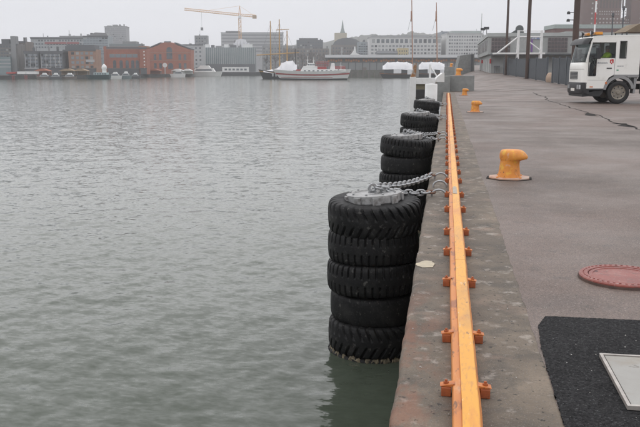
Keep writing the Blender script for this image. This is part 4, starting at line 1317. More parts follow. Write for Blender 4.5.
# finned glass hall
t, w, h, px, pz = block('glass_hall', 'low teal glass hall with upright pale fins along the waterfront', 'building', 203.5, 254.5, 47.5, 492, 30, TEAL)
nf = 26
fin = unit_box('fin', LTGREY)
for k in range(nf + 1):
    link('fin', fin, t, (w * k / nf, -0.5, pz(64)), (0, 0, 0), (0.28, 0.5, h - pz(64)))
MB().box(-0.2, w + 0.2, -0.55, 0, 0, pz(64) - 0.003).build('dark_base', SLATE, t)  # dark slate-coloured base strip below the fins
for k, (xa, xb) in enumerate([(205, 209), (211, 214), (215.5, 221), (224, 228), (230, 236), (238, 241), (243, 252)]):
    MB().box(px(xa), px(xb), 5, 14, h + 0.003, pz(44.2 + (k % 3) * 0.8)).build('roof_plant', [M_FARWHITE, SLATE, GREYW][k % 3], t)
t, w, h, px, pz = block('slab_building', 'long pale banded slab building behind the finned glass hall and crane', 'building', 221, 283, 33, 700, 20, LTGREY, roof=SLATE)
for r in range(6):
    MB().box(0.5, w - 0.5, -0.2, -0.003, pz(36.2 + r * 3.2), pz(34.4 + r * 3.2)).build('window_band', pm('tower_pane', (0.2, 0.21, 0.225), rough=0.3), t)
MB().box(px(226), px(240), 4, 12, h + 0.51, pz(31)).build('roof_plant', SLATE, t)
t, w, h, px, pz = block('site_tent', 'white sheeted scaffold on the finned hall roof below the crane', 'tent', 233.5, 249, 43, 520, 8, M_TARP)
MB().prism([(px(235), h), (px(247), h), (px(245.5), pz(39.6)), (px(241), pz(38.6)), (px(236.5), pz(39.8))], 1, 7, 'y').build('sheeting', M_TARP, t)
for k in range(5):
    MB().tube([(px(234.5 + k * 3.2), -0.3, h * 0.5), (px(234.5 + k * 3.2), -0.3, pz(40.5 + (k % 2)))], 0.12, 4).build('scaffold_pole', LTGREY, t)

# ---- middle
t, w, h, px, pz = block('office_building', 'dark flat-topped office tower behind the bare trees', 'building', 296.5, 323, 40, 600, 30, DKGREY)
windows(t, 0.5, w - 0.5, pz(50), pz(41), 10, 3, 0.7, 0.5)
MB().box(px(299), px(318), 4, 14, h + 0.003, pz(38)).build('penthouse', SLATE, t)
t, w, h, px, pz = block('stone_building', 'wide grey-brown stone building behind the ferry', 'building', 283, 329, 48.5, 570, 20, BROWNW)
windows(t, 0.5, w - 0.5, pz(70), pz(49.5), 14, 6, 0.5, 0.55)
t, w, h, px, pz = block('stone_building', 'brown stone building with a rounded grey roof beside the church spire', 'building', 331.5, 361, 45, 590, 20, BROWNW)
windows(t, 0.5, w - 0.5, pz(66), pz(46.5), 10, 6, 0.5, 0.55)
rp = [(px(333), h)] + [(px(347) + (px(333) - px(347)) * math.cos(a), h + 0.002 + (pz(37.8) - h) * math.sin(a)) for a in np.linspace(0.12, math.pi - 0.12, 9)] + [(px(361), h)]
MB().prism([(a, max(b, h + 0.002)) for a, b in rp], 0, 18, 'y').build('rounded_roof', SLATE, t)
t, w, h, px, pz = block('office_building', 'blue-grey glass office beside the white office building', 'building', 358, 371, 42, 560, 20, pm('blue_glass', (0.22, 0.26, 0.29), rough=0.3))
windows(t, 0.3, w - 0.3, pz(60), pz(43), 5, 7, 0.8, 0.5)
t, w, h, px, pz = block('grey_building', 'low pale buildings between the slab building and the dark office tower', 'building', 262, 297, 46, 640, 20, GREYW)
windows(t, 0.5, w - 0.5, pz(70), pz(47), 12, 7, 0.5, 0.5)

# church
D = 900
u0 = pix(334.5, 60, D)[0]
t = thing('church', 'yellowish church tower with a slender green copper spire', 'church', world_uv(u0, D, -0.5), YAW)
G = lambda x, y: (pix(x, y, D)[0] - u0, pix(x, y, D)[1] + 0.5)
MB().box(0, G(347, 0)[0], 0, 14, 0, G(0, 33)[1]).build('tower', pm('ochre_render', (0.42, 0.36, 0.24), rough=0.9), t)
cx = G(342.9, 0)[0]
MB().lathe([(3.6, G(0, 34)[1]), (2.3, G(0, 31)[1]), (1.3, G(0, 28)[1]), (0.7, G(0, 23)[1]), (0.1, G(0, 19.5)[1])], 8, (cx, 7, 0)).build('spire', pm('copper_green', (0.12, 0.16, 0.15), rough=0.7), t)

# white offices
t, w, h, px, pz = block('white_office_building', 'long white office building with a row of large dark top-floor windows', 'building', 369.5, 441.5, 37.5, 540, 25, WHITEW, roof=LTGREY)
windows(t, px(371), px(441), pz(43.6), pz(38.6), 15, 1, 0.66, 0.8)
windows(t, px(370.5), px(441), pz(55), pz(44.4), 20, 3, 0.62, 0.55, pm('tower_pane', (0.2, 0.21, 0.225), rough=0.3))
MB().box(px(372), px(430), 5, 18, h + 0.51, pz(35)).build('roof_storey', GREYW, t)
t, w, h, px, pz = block('office_building', 'narrow blue-grey building between the two white offices', 'building', 442, 450, 31.5, 560, 25, pm('blue_slate', (0.19, 0.22, 0.25), rough=0.6))
windows(t, 0.3, w - 0.3, pz(58), pz(34), 4, 8, 0.6, 0.5)
t, w, h, px, pz = block('white_office_building', 'white banded office building beside the grey terminal', 'building', 446.8, 482, 34, 538, 25, WHITEW, roof=LTGREY)
windows(t, px(448), px(480.5), pz(62), pz(35), 13, 8, 0.66, 0.5, pm('tower_pane', (0.2, 0.21, 0.225), rough=0.3))
MB().box(px(452), px(482), 6, 18, h + 0.51, pz(30.5)).build('roof_storey', pm('pale_green_roof', (0.32, 0.37, 0.35), rough=0.6), t)

# wooded hill far behind
hp = [(250, 44), (300, 42), (330, 39), (352, 35.5), (362, 33.5), (372, 32.5), (384, 34.5), (394, 33), (404, 32.5), (412, 29.5), (420, 31.5), (432, 32), (446, 30), (460, 31.5), (490, 33), (560, 36), (640, 38)]
poly = []
for i in range(len(hp) - 1):
    for k in range(6):
        f = k / 6
        x, y = hp[i][0] + (hp[i + 1][0] - hp[i][0]) * f, 1.8 + hp[i][1] + (hp[i + 1][1] - hp[i][1]) * f + random.uniform(-0.5, 0.5)
        poly.append((pix(x, y, 1100)[0], pix(x, y, 1100)[1]))
hv, hf = [], []
for i, (u, z) in enumerate(poly):
    for j, (dd, zz) in enumerate([(-220, 0.0), (-120, 0.45), (-50, 0.8), (0, 1.0), (120, 0.9), (350, 0.0)]):
        s = random.uniform(-2.0, 2.0) if 0 < j < 5 else 0
        hv.append(world_uv(u, 1100 + dd * 0.4, -0.4 + (z + 0.4) * zz + s * 0.6))
for i in range(len(poly) - 1):
    for j in range(5):
        a = i * 6 + j
        hf.append((a, a + 6, a + 7, a + 1))
struct(MB().add(hv, hf).build('hill', pm('winter_wood', (0.075, 0.085, 0.07), (0.11, 0.105, 0.095), rough=0.9, scale=0.05, bump=0.4, bscale=0.3, bdist=2.0), None, 80))

# ---- long shed on its stone pier
D = 352
u0, u1 = pix(326, 60, D)[0], pix(486, 60, D)[0]
pier_top = pix(360, 70.2, D)[1]
pierm = pm('mossy_stone', (0.10, 0.10, 0.085), (0.15, 0.145, 0.13), rough=0.9, scale=0.6, layers=[((0.09, 0.11, 0.05), 0.5, 0.55, 0.7, 0.6)])
o = thing('stone_pier', 'dark mossy stone pier under the long harbour shed', 'pier', world_uv(u0, D, WATER), YAW)
MB().box(0, u1 - u0, 0, 24, -3, pier_top - WATER).build('pier_body', pierm, o)
for k in range(28):
    xx = (u1 - u0) * (k + 0.5) / 28
    MB().box(xx - 0.2, xx + 0.2, -0.35, -0.003, -2, pier_top - WATER - 0.3 - 0.4 * (k % 3)).build('fender_post', BROWNW, o)
u0, u1 = pix(327.5, 60, D)[0], pix(484, 60, D)[0]
t = thing('harbour_shed', 'long low grey harbour shed with an orange window band under the eaves', 'shed', world_uv(u0, D + 3, pier_top), YAW)
w = u1 - u0
pz = lambda y: pix(400, y, D + 3)[1] - pier_top
MB().box(0, w, 0, 14, 0, pz(62.2)).build('wall', pm('shed_grey', (0.13, 0.135, 0.14), (0.1, 0.1, 0.105), rough=0.7, scale=0.3), t)
MB().box(0.1, w - 0.1, 0.1, 13.9, pz(62.2) + 0.002, pz(58.2)).build('eaves_wall', BROWNW, t)
MB().prism([(-1.6, pz(58.2) + 0.003), (-1.6, pz(57.6)), (7, pz(54.6)), (15.5, pz(57.6)), (15.5, pz(58.2) + 0.003)], -1, w + 1, 'x').build('roof', pm('shed_roof', (0.2, 0.205, 0.21), (0.15, 0.155, 0.16), rough=0.6, scale=0.3), t)
om = pm('orange_board', (0.5, 0.2, 0.07), (0.4, 0.15, 0.06), rough=0.7, scale=0.5)
bm_ = unit_box('orange_panel', om)
n = 62
for k in range(n):
    if k % 7 == 6:
        continue
    link('orange_panel', bm_, t, (w * (k + 0.5) / n, -0.02, pz(61.3 if k % 3 else 62.0)), (0, 0, 0), (w / n * 0.7, 0.1, pz(59.2) - pz(61.3)))
dm = unit_box('door_panel', GREYW)
for k in range(22):
    link('door_panel', dm, t, (w * (k + 0.5) / 22, -0.06, 0.1), (0, 0, 0), (w / 22 * 0.86, 0.06, pz(63.0)))
for k in (2, 5, 8):
    MB().box(w * k / 22, w * k / 22 + 1.6, -1.2, -0.2, 0, 1.2).build('crate', BROWNW, t)
# house behind the shed, ship funnel behind the shed
t, w, h, px, pz = block('yellow_house', 'small cream yellow house behind the long shed', 'building', 398, 408.5, 48.2, 470, 8, pm('cream_wall', (0.55, 0.45, 0.25), rough=0.8))
windows(t, 0.4, w - 0.4, pz(56), pz(49.5), 4, 2, 0.4, 0.5)
t, w, h, px, pz = block('dark_roofed_house', 'low house with a dark slate roof left of the cream yellow house', 'building', 377.5, 397.6, 53.4, 468, 9, GREYW)
MB().prism([(-0.4, h + 0.002), (9.4, h + 0.002), (4.5, pz(50.6))], -0.3, w + 0.1, 'x').build('roof', SLATE, t)
D = 460
u0 = pix(349.5, 60, D)[0]
t = thing('moored_ship', 'white stepped ship superstructure and mast showing above the shed roof', 'ship', world_uv(u0, D, -0.5), YAW)
G = lambda x, y: (pix(x, y, D)[0] - u0, pix(x, y, D)[1] + 0.5)
MB().prism([(0, 0), (G(361, 0)[0], 0), G(361, 55.5), G(358.5, 53.8), G(356.5, 53.3), G(356, 50), G(355.3, 46.5), G(354.6, 46.5), G(354, 50.5), G(352, 53.2), G(349.5, 55.5)], 0, 5, 'y').build('superstructure', M_FARWHITE, t)
MB().tube([(G(342, 0)[0], 2, 0), (G(342, 0)[0], 2, G(0, 47)[1])], 0.35, 6).box(G(341, 0)[0], G(343, 0)[0], 1.5, 2.5, G(0, 53)[1], G(0, 51)[1]).build('mast', LTGREY, t)
MB().box(G(341, 0)[0] - 1, G(361, 0)[0], 0.4, 4.6, 0.01, 3).build('hull', M_FARWHITE, t)

# ------------------------------------------------------------------ terminal on the quay
D = 118
cor = world_uv(pix(487.5, 60, D)[0], D)
zb = gz(cor.x, cor.y) - 0.02
TW, TD = 34.0, 40.0
t = thing('ferry_terminal', 'two-storey light grey terminal building with dark canopy behind the fence', 'building', (cor.x, cor.y, zb))
pz = lambda y: pix(500, y, D)[1] - zb
px = lambda x: (at(x, 60, D) - cor).x
wallm = pm('terminal_grey', (0.36, 0.37, 0.36), (0.3, 0.31, 0.3), rough=0.7, scale=0.4)
dkw = pm('terminal_window', (0.07, 0.06, 0.062), (0.11, 0.1, 0.1), rough=0.2, scale=0.5)
MB().box(0.5, TW, 0.5, TD, 0, pz(54.5)).build('lower_wall', wallm, t)
MB().box(0.0, TW, 0.0, TD, pz(54.5) + 0.002, pz(36.8)).build('upper_wall', wallm, t)
MB().box(-0.15, TW, -0.15, TD, pz(36.8) + 0.002, pz(33.2)).build('parapet', pm('parapet_metal', (0.42, 0.44, 0.43), (0.36, 0.38, 0.37), rough=0.5, scale=0.3), t)
MB().box(0.3, TW, -1.5, -0.003, pz(55.6), pz(54.0)).build('canopy', pm('canopy_dark', (0.06, 0.065, 0.07), rough=0.5), t)
for xa, xb in ((490.8, 509.5), (546, 565)):
    f_ = MB().box(px(xa), px(xb), -0.05, 0.02, pz(52.5), pz(38)).build('window_frame', pm('dull_red_frame', (0.3, 0.25, 0.25), rough=0.6), t)
    windows(t, px(xa), px(xb), pz(52.5), pz(38), 6, 4, 0.8, 0.8, dkw, 'pane', -0.11, 0.06, f_)
MB().box(px(512), px(529), -0.04, 0.02, pz(52), pz(38)).build('wall_panel', pm('panel_grey', (0.4, 0.41, 0.4), rough=0.7), t)
pb = MB().box(px(530), px(539), -0.08, 0.02, pz(39.5), pz(35.4)).build('banner', pm('blue_banner', (0.16, 0.22, 0.36), (0.5, 0.5, 0.55), rough=0.5, scale=1.4, lo=0.45, hi=0.55), t)
MB().box(px(529.6), px(531.2), -0.1, 0.0, pz(52), pz(39.6)).build('banner', pm('violet_banner', (0.22, 0.1, 0.34), rough=0.6), t)
# seaward side: windows and doors as children in the x = 0 plane
def side_boxes(name, mat, n, z0, z1, fill, proud=0.06, y0=1.0, y1=TD - 2, x=0.0):
    for k in range(n):
        a = y0 + (y1 - y0) * (k + (1 - fill) / 2) / n
        MB().box(x - proud, x + 0.02, a, a + (y1 - y0) / n * fill, z0, z1).build(name, mat, t)
side_boxes('side_window', dkw, 7, pz(50.5), pz(39), 0.5)
side_boxes('side_door', pm('panel_grey', (0.4, 0.41, 0.4), rough=0.7), 6, 0.05, pz(58), 0.45, x=0.5)
red_m = pm('signal_red', (0.5, 0.05, 0.05), rough=0.5)
MB().box(px(486.2) + 0.5, px(487.7) + 0.5, 0.2, 0.497, pz(63.5), pz(58.8)).build('red_box', red_m, t)
MB().box(0.2, 0.497, 26, 27, pz(62), pz(58)).build('red_box', red_m, t)
MB().box(px(494), px(500), -0.6, 0.2, pz(66.8), pz(65.8)).box(px(494.5), px(495), -0.5, 0.1, 0, pz(66.8)).box(px(499), px(499.5), -0.5, 0.1, 0, pz(66.8)).build('bench', SLATE, t)
for xx, yy in ((483.2, 31.0), (486.4, 30.2)):
    q = at(xx, yy, D + (24 if xx < 485 else 10)) - Vector((cor.x, cor.y, zb))
    f_ = MB().tube([(max(0.2, q.x), q.y, pz(33.2) - 0.1), (max(0.2, q.x), q.y, q.z + 0.1)], 0.05, 6).build('lamp_post', M_BLACKM, t)
    MB().box(max(0.2, q.x) - 0.45, max(0.2, q.x) + 0.35, q.y - 0.25, q.y + 0.25, q.z + 0.1, q.z + 0.5).build('floodlight', M_BLACKM, f_, None, 0.04)
qx = px(520)
MB().prism([(px(512.5), pz(31.5)), (px(518.5), pz(27.5)), (px(525.5), pz(27.5)), (px(527), pz(31.5))], 7, 8.5, 'y').lathe([(0.0, 0), (0.55, 0.0), (0.62, 0.3), (0.55, 0.6), (0.0, 0.62)], 14, (px(522), 6.9, pz(27.0)), 'y').build('roof_plant', pm('plant_dark', (0.09, 0.1, 0.1), rough=0.6), t)
MB().box(px(512), px(528), 5.5, 10.5, pz(33.2) + 0.002, pz(31.5)).build('plant_base', wallm, t)
# flag pole behind the terminal
p_ = world_uv(pix(480.3, 60, 170)[0], 170); p_.z = gz(p_.x, p_.y)
o = thing('flag_pole', 'thin pale flag pole beyond the terminal corner', 'pole', p_)
MB().tube([(0, 0, 0), (0, 0, at(480, 13.5, 170).z - p_.z)], 0.09, 8, 0.05).build('pole', LTGREY, o)
MB().lathe([(0.2, 0), (0.2, 0.3), (0.09, 0.35)], 8).build('foot', LTGREY, o)

# white gangway frame behind the fence
D = 98
g0 = world_uv(pix(497, 53, D)[0], D); g0.z = gz(g0.x, g0.y)
t = thing('gangway_frame', 'white tubular steel gangway frame with diagonal braces in front of the terminal', 'gangway', g0, YAW)
u0 = pix(497, 53, D)[0]
G = lambda x, y, d=0.0: (pix(x, y, D)[0] - u0, d, pix(x, y, D)[1] - g0.z)
for x in (518.7, 542.0):
    a = G(x, 52, 2.2)
    MB().box(a[0] + 0.2, a[0] + 0.36, 2.1, 2.26, 0, a[2]).build('post', M_STEELW, t)
for d in (0.0,):
    for x in (518.7, 542.0):
        a, b = G(x, 30.3, d), G(x, 58, d)
        MB().box(a[0] - 0.13, a[0] + 0.13, d - 0.13, d + 0.13, 0, a[2]).build('post', M_STEELW, t)
    MB().tube([G(497, 53.4, d), G(518.6, 36.6, d)], 0.09, 8).build('diagonal', M_STEELW, t)
    MB().tube([G(529.5, 42, d), G(541.8, 51.5, d)], 0.07, 8).build('diagonal', M_STEELW, t)
    MB().tube([G(518.7, 36.8, d), G(542, 36.8, d)], 0.07, 8).build('top_beam', M_STEELW, t)
    MB().tube([G(518.7, 31, d), G(542, 31, d)], 0.05, 8).build('top_rail', M_STEELW, t)
a, b = G(496.5, 54.2), G(545, 52.6)
MB().box(a[0], b[0], -0.1, 2.3, a[2], b[2]).build('deck', M_STEELW, t, None, 0.02)

# grey wing wall with a slanted end, at the quay edge beyond the blocks
D = 150
P = [pix(x, y, D) for x, y in [(455.5, 70.3), (474.5, 70.3), (474.5, 53.8), (460.2, 55.5)]]
o = thing('wing_wall', 'grey concrete wall with one slanted end beyond the small block', 'wall', world_uv(P[0][0], D, 0.0), YAW)
MB().prism([(P[0][0] - P[0][0], 0), (P[1][0] - P[0][0], 0), (P[2][0] - P[0][0], P[2][1]), (P[3][0] - P[0][0], P[3][1])], 0, 3, 'y').build('wall', M_CONC, o)
MB().box(P[2][0] - P[0][0] - 0.6, P[2][0] - P[0][0] - 0.3, -0.15, -0.003, 0.0, P[2][1] - 0.1).build('ladder_strip', SLATE, o)

# ------------------------------------------------------------------ brown building and brick towers on the right
D = 190
t, w, h, px, pz = block('brown_building', 'long mauve-brown brick building with a pale green roof edge behind the truck', 'building', 555, 680, 28.5, D, 25, pm('mauve_brick', (0.19, 0.115, 0.105), (0.15, 0.095, 0.09), rough=0.9, scale=0.5), zbase=0.8)
MB().box(-0.2, w, -0.3, 25, h + 0.002, h + 0.9).build('roof_edge', pm('pale_green_metal', (0.36, 0.42, 0.4), rough=0.5), t)
windows(t, px(598), px(672), pz(48), pz(34), 14, 2, 0.5, 0.5)
t, w, h, px, pz = block('pavilion_building', 'grey pavilion with a band of dark windows left of the brown building', 'building', 566, 584, 31.5, 150, 12, wallm, zbase=0.8)
windows(t, 0.3, w - 0.3, pz(46), pz(35), 4, 2, 0.8, 0.75, dkw)
tb = pm('tower_brick', (0.14, 0.078, 0.065), (0.115, 0.066, 0.057), rough=0.9, scale=0.2)
tp = pm('tower_pale_pane', (0.42, 0.4, 0.38), rough=0.5)
for (x0, x1, yt, lab, cc) in ((586.2, 624.5, -42, 'tall plain brown brick tower with rows of small pale windows', (596, 624)), (634.5, 672, -42, 'second tall brown brick tower, right of the first behind the truck', (644, 672))):
    t, w, h, px, pz = block('brick_tower', lab, 'tower', x0, x1, yt, 430, 18, tb)
    windows(t, px(cc[0]), px(cc[1]) - 0.3, pz(15.5), pz(10.2), 12, 2, 0.5, 0.42, tp)
    windows(t, px(x0 + 1), px(cc[0]), pz(26), pz(-40), 2, 13, 0.35, 0.3, tp)
    windows(t, px(cc[0]), px(cc[1]) - 0.3, pz(24.5), pz(17), 8, 2, 0.45, 0.4, tp)
    for k in range(9):
        xx = px(cc[0]) + (px(cc[1]) - px(cc[0])) * (k + 0.5) / 9
        MB().box(xx - 0.45, xx + 0.45, -0.08, -0.002, pz(8.2), pz(-40)).build('dark_strip', pm('dark_brick', (0.09, 0.06, 0.055), rough=0.9), t)
t, w, h, px, pz = block('brick_link_building', 'lower brown brick wing joining the two tall brick towers', 'building', 624.8, 634.3, 17.5, 432, 18, tb)
windows(t, 0.3, w - 0.3, pz(24), pz(18.5), 4, 2, 0.5, 0.5, tp)
# striped pole and lamp posts beyond the fence
D = 120
p_ = world_uv(pix(594, 40, D)[0], D); p_.z = gz(p_.x, p_.y)
t = thing('striped_pole', 'slim red and white striped pole rising behind the truck roof', 'pole', p_, YAW)
edges_y = [62, 24.5, 12.5, 1, -12, -24]
for k in range(5):
    za, zb_ = (0 if k == 0 else at(594, edges_y[k], D).z - p_.z), at(594, edges_y[k + 1], D).z - p_.z
    MB().tube([(0, 0, za + 0.001), (0, 0, zb_)], 0.11, 10).build('stripe', [M_FARWHITE, red_m][k % 2], t)
for x, yt, lab in ((611.5, 17, 'slim dark lamp post above the truck cab, shorter of two'), (621.8, 10.5, 'slim dark lamp post above the truck cab, taller of two')):
    D = 95
    p_ = world_uv(pix(x, 40, D)[0], D); p_.z = gz(p_.x, p_.y)
    t = thing('street_lamp', lab, 'lamp post', p_, YAW)
    hz = at(x, yt, D).z - p_.z
    MB().tube([(0, 0, 0), (0, 0, hz)], 0.1, 8, 0.075).build('pole', SLATE, t)
    MB().lathe([(0.1, 0), (0.16, 0.1), (0.14, 0.45), (0.0, 0.5)], 10, (0, 0, hz)).build('lantern', SLATE, t)
D = 70
p_ = world_uv(pix(633, 40, D)[0], D); p_.z = gz(p_.x, p_.y)
t = thing('canvas_shelter', 'brown canvas shelter with a sloping roof behind the truck', 'shelter', p_, YAW)
zt, ze = at(638, 23.5, D).z - p_.z, at(627, 32, D).z - p_.z
MB().prism([(-0.7, ze), (0.5, zt), (2.4, zt + 0.1), (3.6, ze)], 0, 3, 'y').build('roof', pm('canvas_brown', (0.22, 0.17, 0.11), (0.16, 0.12, 0.08), rough=0.9, scale=2), t)
for x in (-0.5, 3.4):
    for y in (0.15, 2.85):
        MB().tube([(x, y, 0), (x, y, ze)], 0.06, 6).build('post', SLATE, t)

# ================================================================== CRANE
def build_crane():
    D = 620
    y_m = pm('crane_yellow', (0.7, 0.4, 0.16), (0.6, 0.34, 0.13), rough=0.6, scale=0.5)
    u0 = pix(240.5, 60, D)[0]
    t = thing('tower_crane', 'pale yellow tower crane with a long slightly sloping jib', 'crane', world_uv(u0, D, -0.5), YAW)
    G = lambda x, y: (pix(x, y, D)[0] - u0, pix(x, y, D)[1] + 0.5)
    zt = G(240.5, 15)[1]
    s = 0.85
    m = MB()
    for a in (-s, s):
        for b in (-s, s):
            m.box(a - 0.2, a + 0.2, b - 0.2, b + 0.2, 0, zt)
    n = 26
    for k in range(n):
        z0, z1 = zt * k / n, zt * (k + 1) / n
        e = -1 if k % 2 else 1
        for yy in (-s, s):
            m.tube([(-s * e, yy, z0), (s * e, yy, z1)], 0.12, 4)
        m.tube([(-s, -s * e, z0), (-s, s * e, z1)], 0.12, 4).tube([(s, -s * e, z0), (s, s * e, z1)], 0.12, 4)
    m.build('mast', y_m, t)
    m = MB()
    tip = G(240, 6)
    for a, b in ((-0.8, -0.8), (0.8, -0.8), (0.8, 0.8), (-0.8, 0.8)):
        m.tube([(a, b, zt), (0, 0, tip[1])], 0.2, 5)
    m.build('tower_head', y_m, t)
    def jib(name, xa, ya, xb, yb, seg):
        p0, p1 = Vector((G(xa, ya)[0], 0, G(xa, ya)[1])), Vector((G(xb, yb)[0], 0, G(xb, yb)[1]))
        m = MB()
        for off in ((-0.75, 0), (0.75, 0), (0, 1.5)):
            o_ = Vector((0, off[0], off[1]))
            m.tube([p0 + o_, p1 + o_], 0.2, 4)
        for k in range(seg):
            a, b = p0.lerp(p1, k / seg), p0.lerp(p1, (k + 0.5) / seg)
            c = p0.lerp(p1, (k + 1) / seg)
            for off in (-0.75, 0.75):
                m.tube([a + Vector((0, off, 0)), b + Vector((0, 0, 1.5))], 0.11, 4)
                m.tube([b + Vector((0, 0, 1.5)), c + Vector((0, off, 0))], 0.11, 4)
        return m.build(name, y_m, t)
    jib('jib', 184.5, 10.2, 240.5, 16.0, 26)
    jib('counter_jib', 240.5, 16.0, 256, 17.2, 7)
    a, b = G(252.5, 18.6), G(256.5, 15.4)
    MB().box(a[0], b[0], -1.0, 1.0, a[1], b[1]).build('counterweight', pm('counterweight_concrete', (0.4, 0.28, 0.16), rough=0.8), t)
    MB().box(-1.0, 1.0, -1.9, -0.9, zt - 2.6, zt - 0.4).build('cab', M_FARWHITE, t)
    g = MB()
    g.tube([(0, 0, tip[1]), (G(205, 12)[0], 0, G(205, 10.9)[1])], 0.07, 4).tube([(0, 0, tip[1]), (G(254, 16)[0], 0, G(254, 15.5)[1])], 0.07, 4)
    g.build('tie_rod', y_m, t)
    h = G(201.5, 11.8)
    l = MB().tube([(h[0], 0, h[1]), (h[0], 0, G(0, 27.5)[1])], 0.06, 4).build('hoist_rope', SLATE, t)
    MB().box(h[0] - 0.9, h[0] + 0.9, -0.5, 0.5, G(0, 30.4)[1], G(0, 27.5)[1]).build('hook_block', SLATE, l)
build_crane()

# ================================================================== BARE TREES
M_TWIG = pm('bare_bark', (0.11, 0.09, 0.078), (0.08, 0.065, 0.058), rough=0.95, scale=1)
def tree_meshes(seed):
    rnd = random.Random(seed)
    trunk, crown = MB(), MB()
    def grow(p, d, L, r, lev):
        q = p + d * L
        tgt = trunk if lev < 2 else crown
        tgt.tube([p, (p + q) / 2 + Vector((rnd.gauss(0, L * 0.04), rnd.gauss(0, L * 0.04), 0)), q], r, 5 if lev < 2 else 3, r * 0.68, cap=False)
        if lev >= 5:
            return
        for _ in range(3 if lev < 4 else 4):
            nd_ = (d + Vector((rnd.gauss(0, 0.5), rnd.gauss(0, 0.5), rnd.gauss(0.12, 0.3)))).normalized()
            grow(p.lerp(q, rnd.uniform(0.55, 1.0)), nd_, L * rnd.uniform(0.58, 0.82), r * 0.62, lev + 1)
    grow(Vector((0, 0, 0)), Vector((0, 0, 1)), 4.2, 0.3, 0)
    return trunk.mesh('trunk', M_TWIG), crown.mesh('crown', M_TWIG)
TREES = [tree_meshes(s) for s in (1, 2, 3)]
spots = [(266, 520, 1.0, 'by the right end of the finned glass hall'), (275, 530, 1.05, 'behind the tarpaulin ship, left'), (285, 528, 1.2, 'behind the tarpaulin ship, right'), (294, 535, 1.3, 'at the corner of the grey-brown building'),
         (302, 528, 1.15, 'over the ferry wheelhouse'), (310, 534, 1.25, 'over the ferry passenger deck'), (318, 526, 1.2, 'over the ferry funnel'), (325, 533, 1.1, 'left of the harbour shed gable'),
         (333, 526, 1.0, 'above the harbour shed roof end'), (340, 545, 1.25, 'below the church spire'), (348, 548, 1.2, 'in front of the rounded grey roof'), (356, 552, 1.2, 'beside the blue-grey glass office')]
for i, (x, D, sc, where) in enumerate(spots):
    tr, cr = TREES[i % 3]
    t = thing('bare_tree', 'bare winter tree ' + where, 'tree', world_uv(pix(x, 60, D)[0], D, -0.5), random.uniform(0, 6), 'bare trees along the inner harbour')
    t.scale = (sc * 1.15, sc * 1.15, sc * 1.1)
    link('trunk', tr, t)
    link('crown', cr, t)

# ================================================================== BOATS
def hull_band(L, B, z0, z1, rake=1.0, sheer=0.5, stern=0.7, n=20, proud=0.0, deck=False, ztot=None):
    """band of a hull from height z0 to z1; bow at x = 0, length along +x, centre line y = 0"""
    ztot = ztot or z1
    vs, fs = [], []
    for s in np.linspace(0, 1, n):
        hb = B / 2 * min(1.0, (1 - (1 - min(1, s / 0.42)) ** 2.2)) * (1 - (1 - stern) * max(0, (s - 0.7) / 0.3) ** 2)
        for z in (z0, z1):
            f = z / ztot
            x = L * s - rake * f * (1 - s) ** 2 + rake * 0.4 * f * s ** 6
            zz = z + sheer * f * (2 * s - 1) ** 2 * (1 if z > 0.01 else 0)
            hw = max(0.02, hb * (0.72 + 0.28 * f)) + proud
            vs += [(x, -hw, zz), (x, hw, zz)]
    for k in range(n - 1):
        a, b = k * 4, (k + 1) * 4
        fs += [(a, b, b + 2, a + 2), (a + 1, a + 3, b + 3, b + 1)]
        if deck:
            fs.append((a + 2, b + 2, b + 3, a + 3))
    e = (n - 1) * 4
    fs += [(e, e + 1, e + 3, e + 2), (0, 2, 3, 1)]
    return MB().add(vs, fs)

M_HULLB = pm('black_hull', (0.02, 0.021, 0.025), (0.03, 0.03, 0.033), rough=0.4, scale=1)
M_RED = pm('boat_red', (0.42, 0.07, 0.07), rough=0.5)
M_WOOD = pm('varnished_mast', (0.36, 0.15, 0.06), (0.28, 0.11, 0.045), rough=0.5, scale=0.5)

def frame(name, label, cat, x0, D, z=WATER, group=None):
    u0 = pix(x0, 60, D)[0]
    t = thing(name, label, cat, world_uv(u0, D, z), YAW, group)
    return t, (lambda x, y: (pix(x, y, D)[0] - u0, pix(x, y, D)[1] - z))

# ferry
t, G = frame('passenger_ferry', 'white passenger ferry with a red hull stripe and red upper deck rails', 'ferry', 281, 262)
L = G(347.5, 0)[0]
B = 6.0
zt = G(0, 71.4)[1]
hull_band(L, B, -0.8, 0.42, 0.4, 0.0, 0.75, ztot=zt).build('boot_top', M_HULLB, t)
hull_band(L, B, 0.422, zt, 3.0, 0.75, 0.75, deck=True, ztot=zt).build('hull', M_FARWHITE, t, 40)
hull_band(L, B, G(0, 75.6)[1], G(0, 74.3)[1], 3.0, 0.75, 0.75, proud=0.04, ztot=zt).build('red_stripe', M_RED, t)
hull_band(L * 0.94, B, 0.7, 0.85, 2.0, 0.1, 0.75, proud=0.05, ztot=zt).build('rubbing_strake', M_RED, t)
def house(name, xa, xb, ya, yb, wd, mat, bev=0.08, slope=0.0):
    a, b = G(xa, yb), G(xb, ya)
    return MB().prism([(a[0], a[1]), (b[0], a[1]), (b[0] - slope * 0.3, b[1]), (a[0] + slope, b[1])], -wd / 2, wd / 2, 'y').build(name, mat, t, None, bev)
house('deck_house', 300, 346, 69.3, 72.2, 5.2, M_FARWHITE, 0.1, 0.5)
house('upper_deck_house', 301.5, 318, 66.2, 69.3, 4.4, M_FARWHITE, 0.1, 0.7)
wh = house('wheelhouse', 306.5, 315, 63.2, 66.2, 3.4, M_FARWHITE, 0.1, 0.4)
for k in range(4):
    a = G(307.6 + k * 1.9, 65.4); b = G(308.9 + k * 1.9, 64.0)
    MB().box(a[0], b[0], -1.72, -1.6, a[1], b[1]).build('window', M_GLASSFAR, wh)
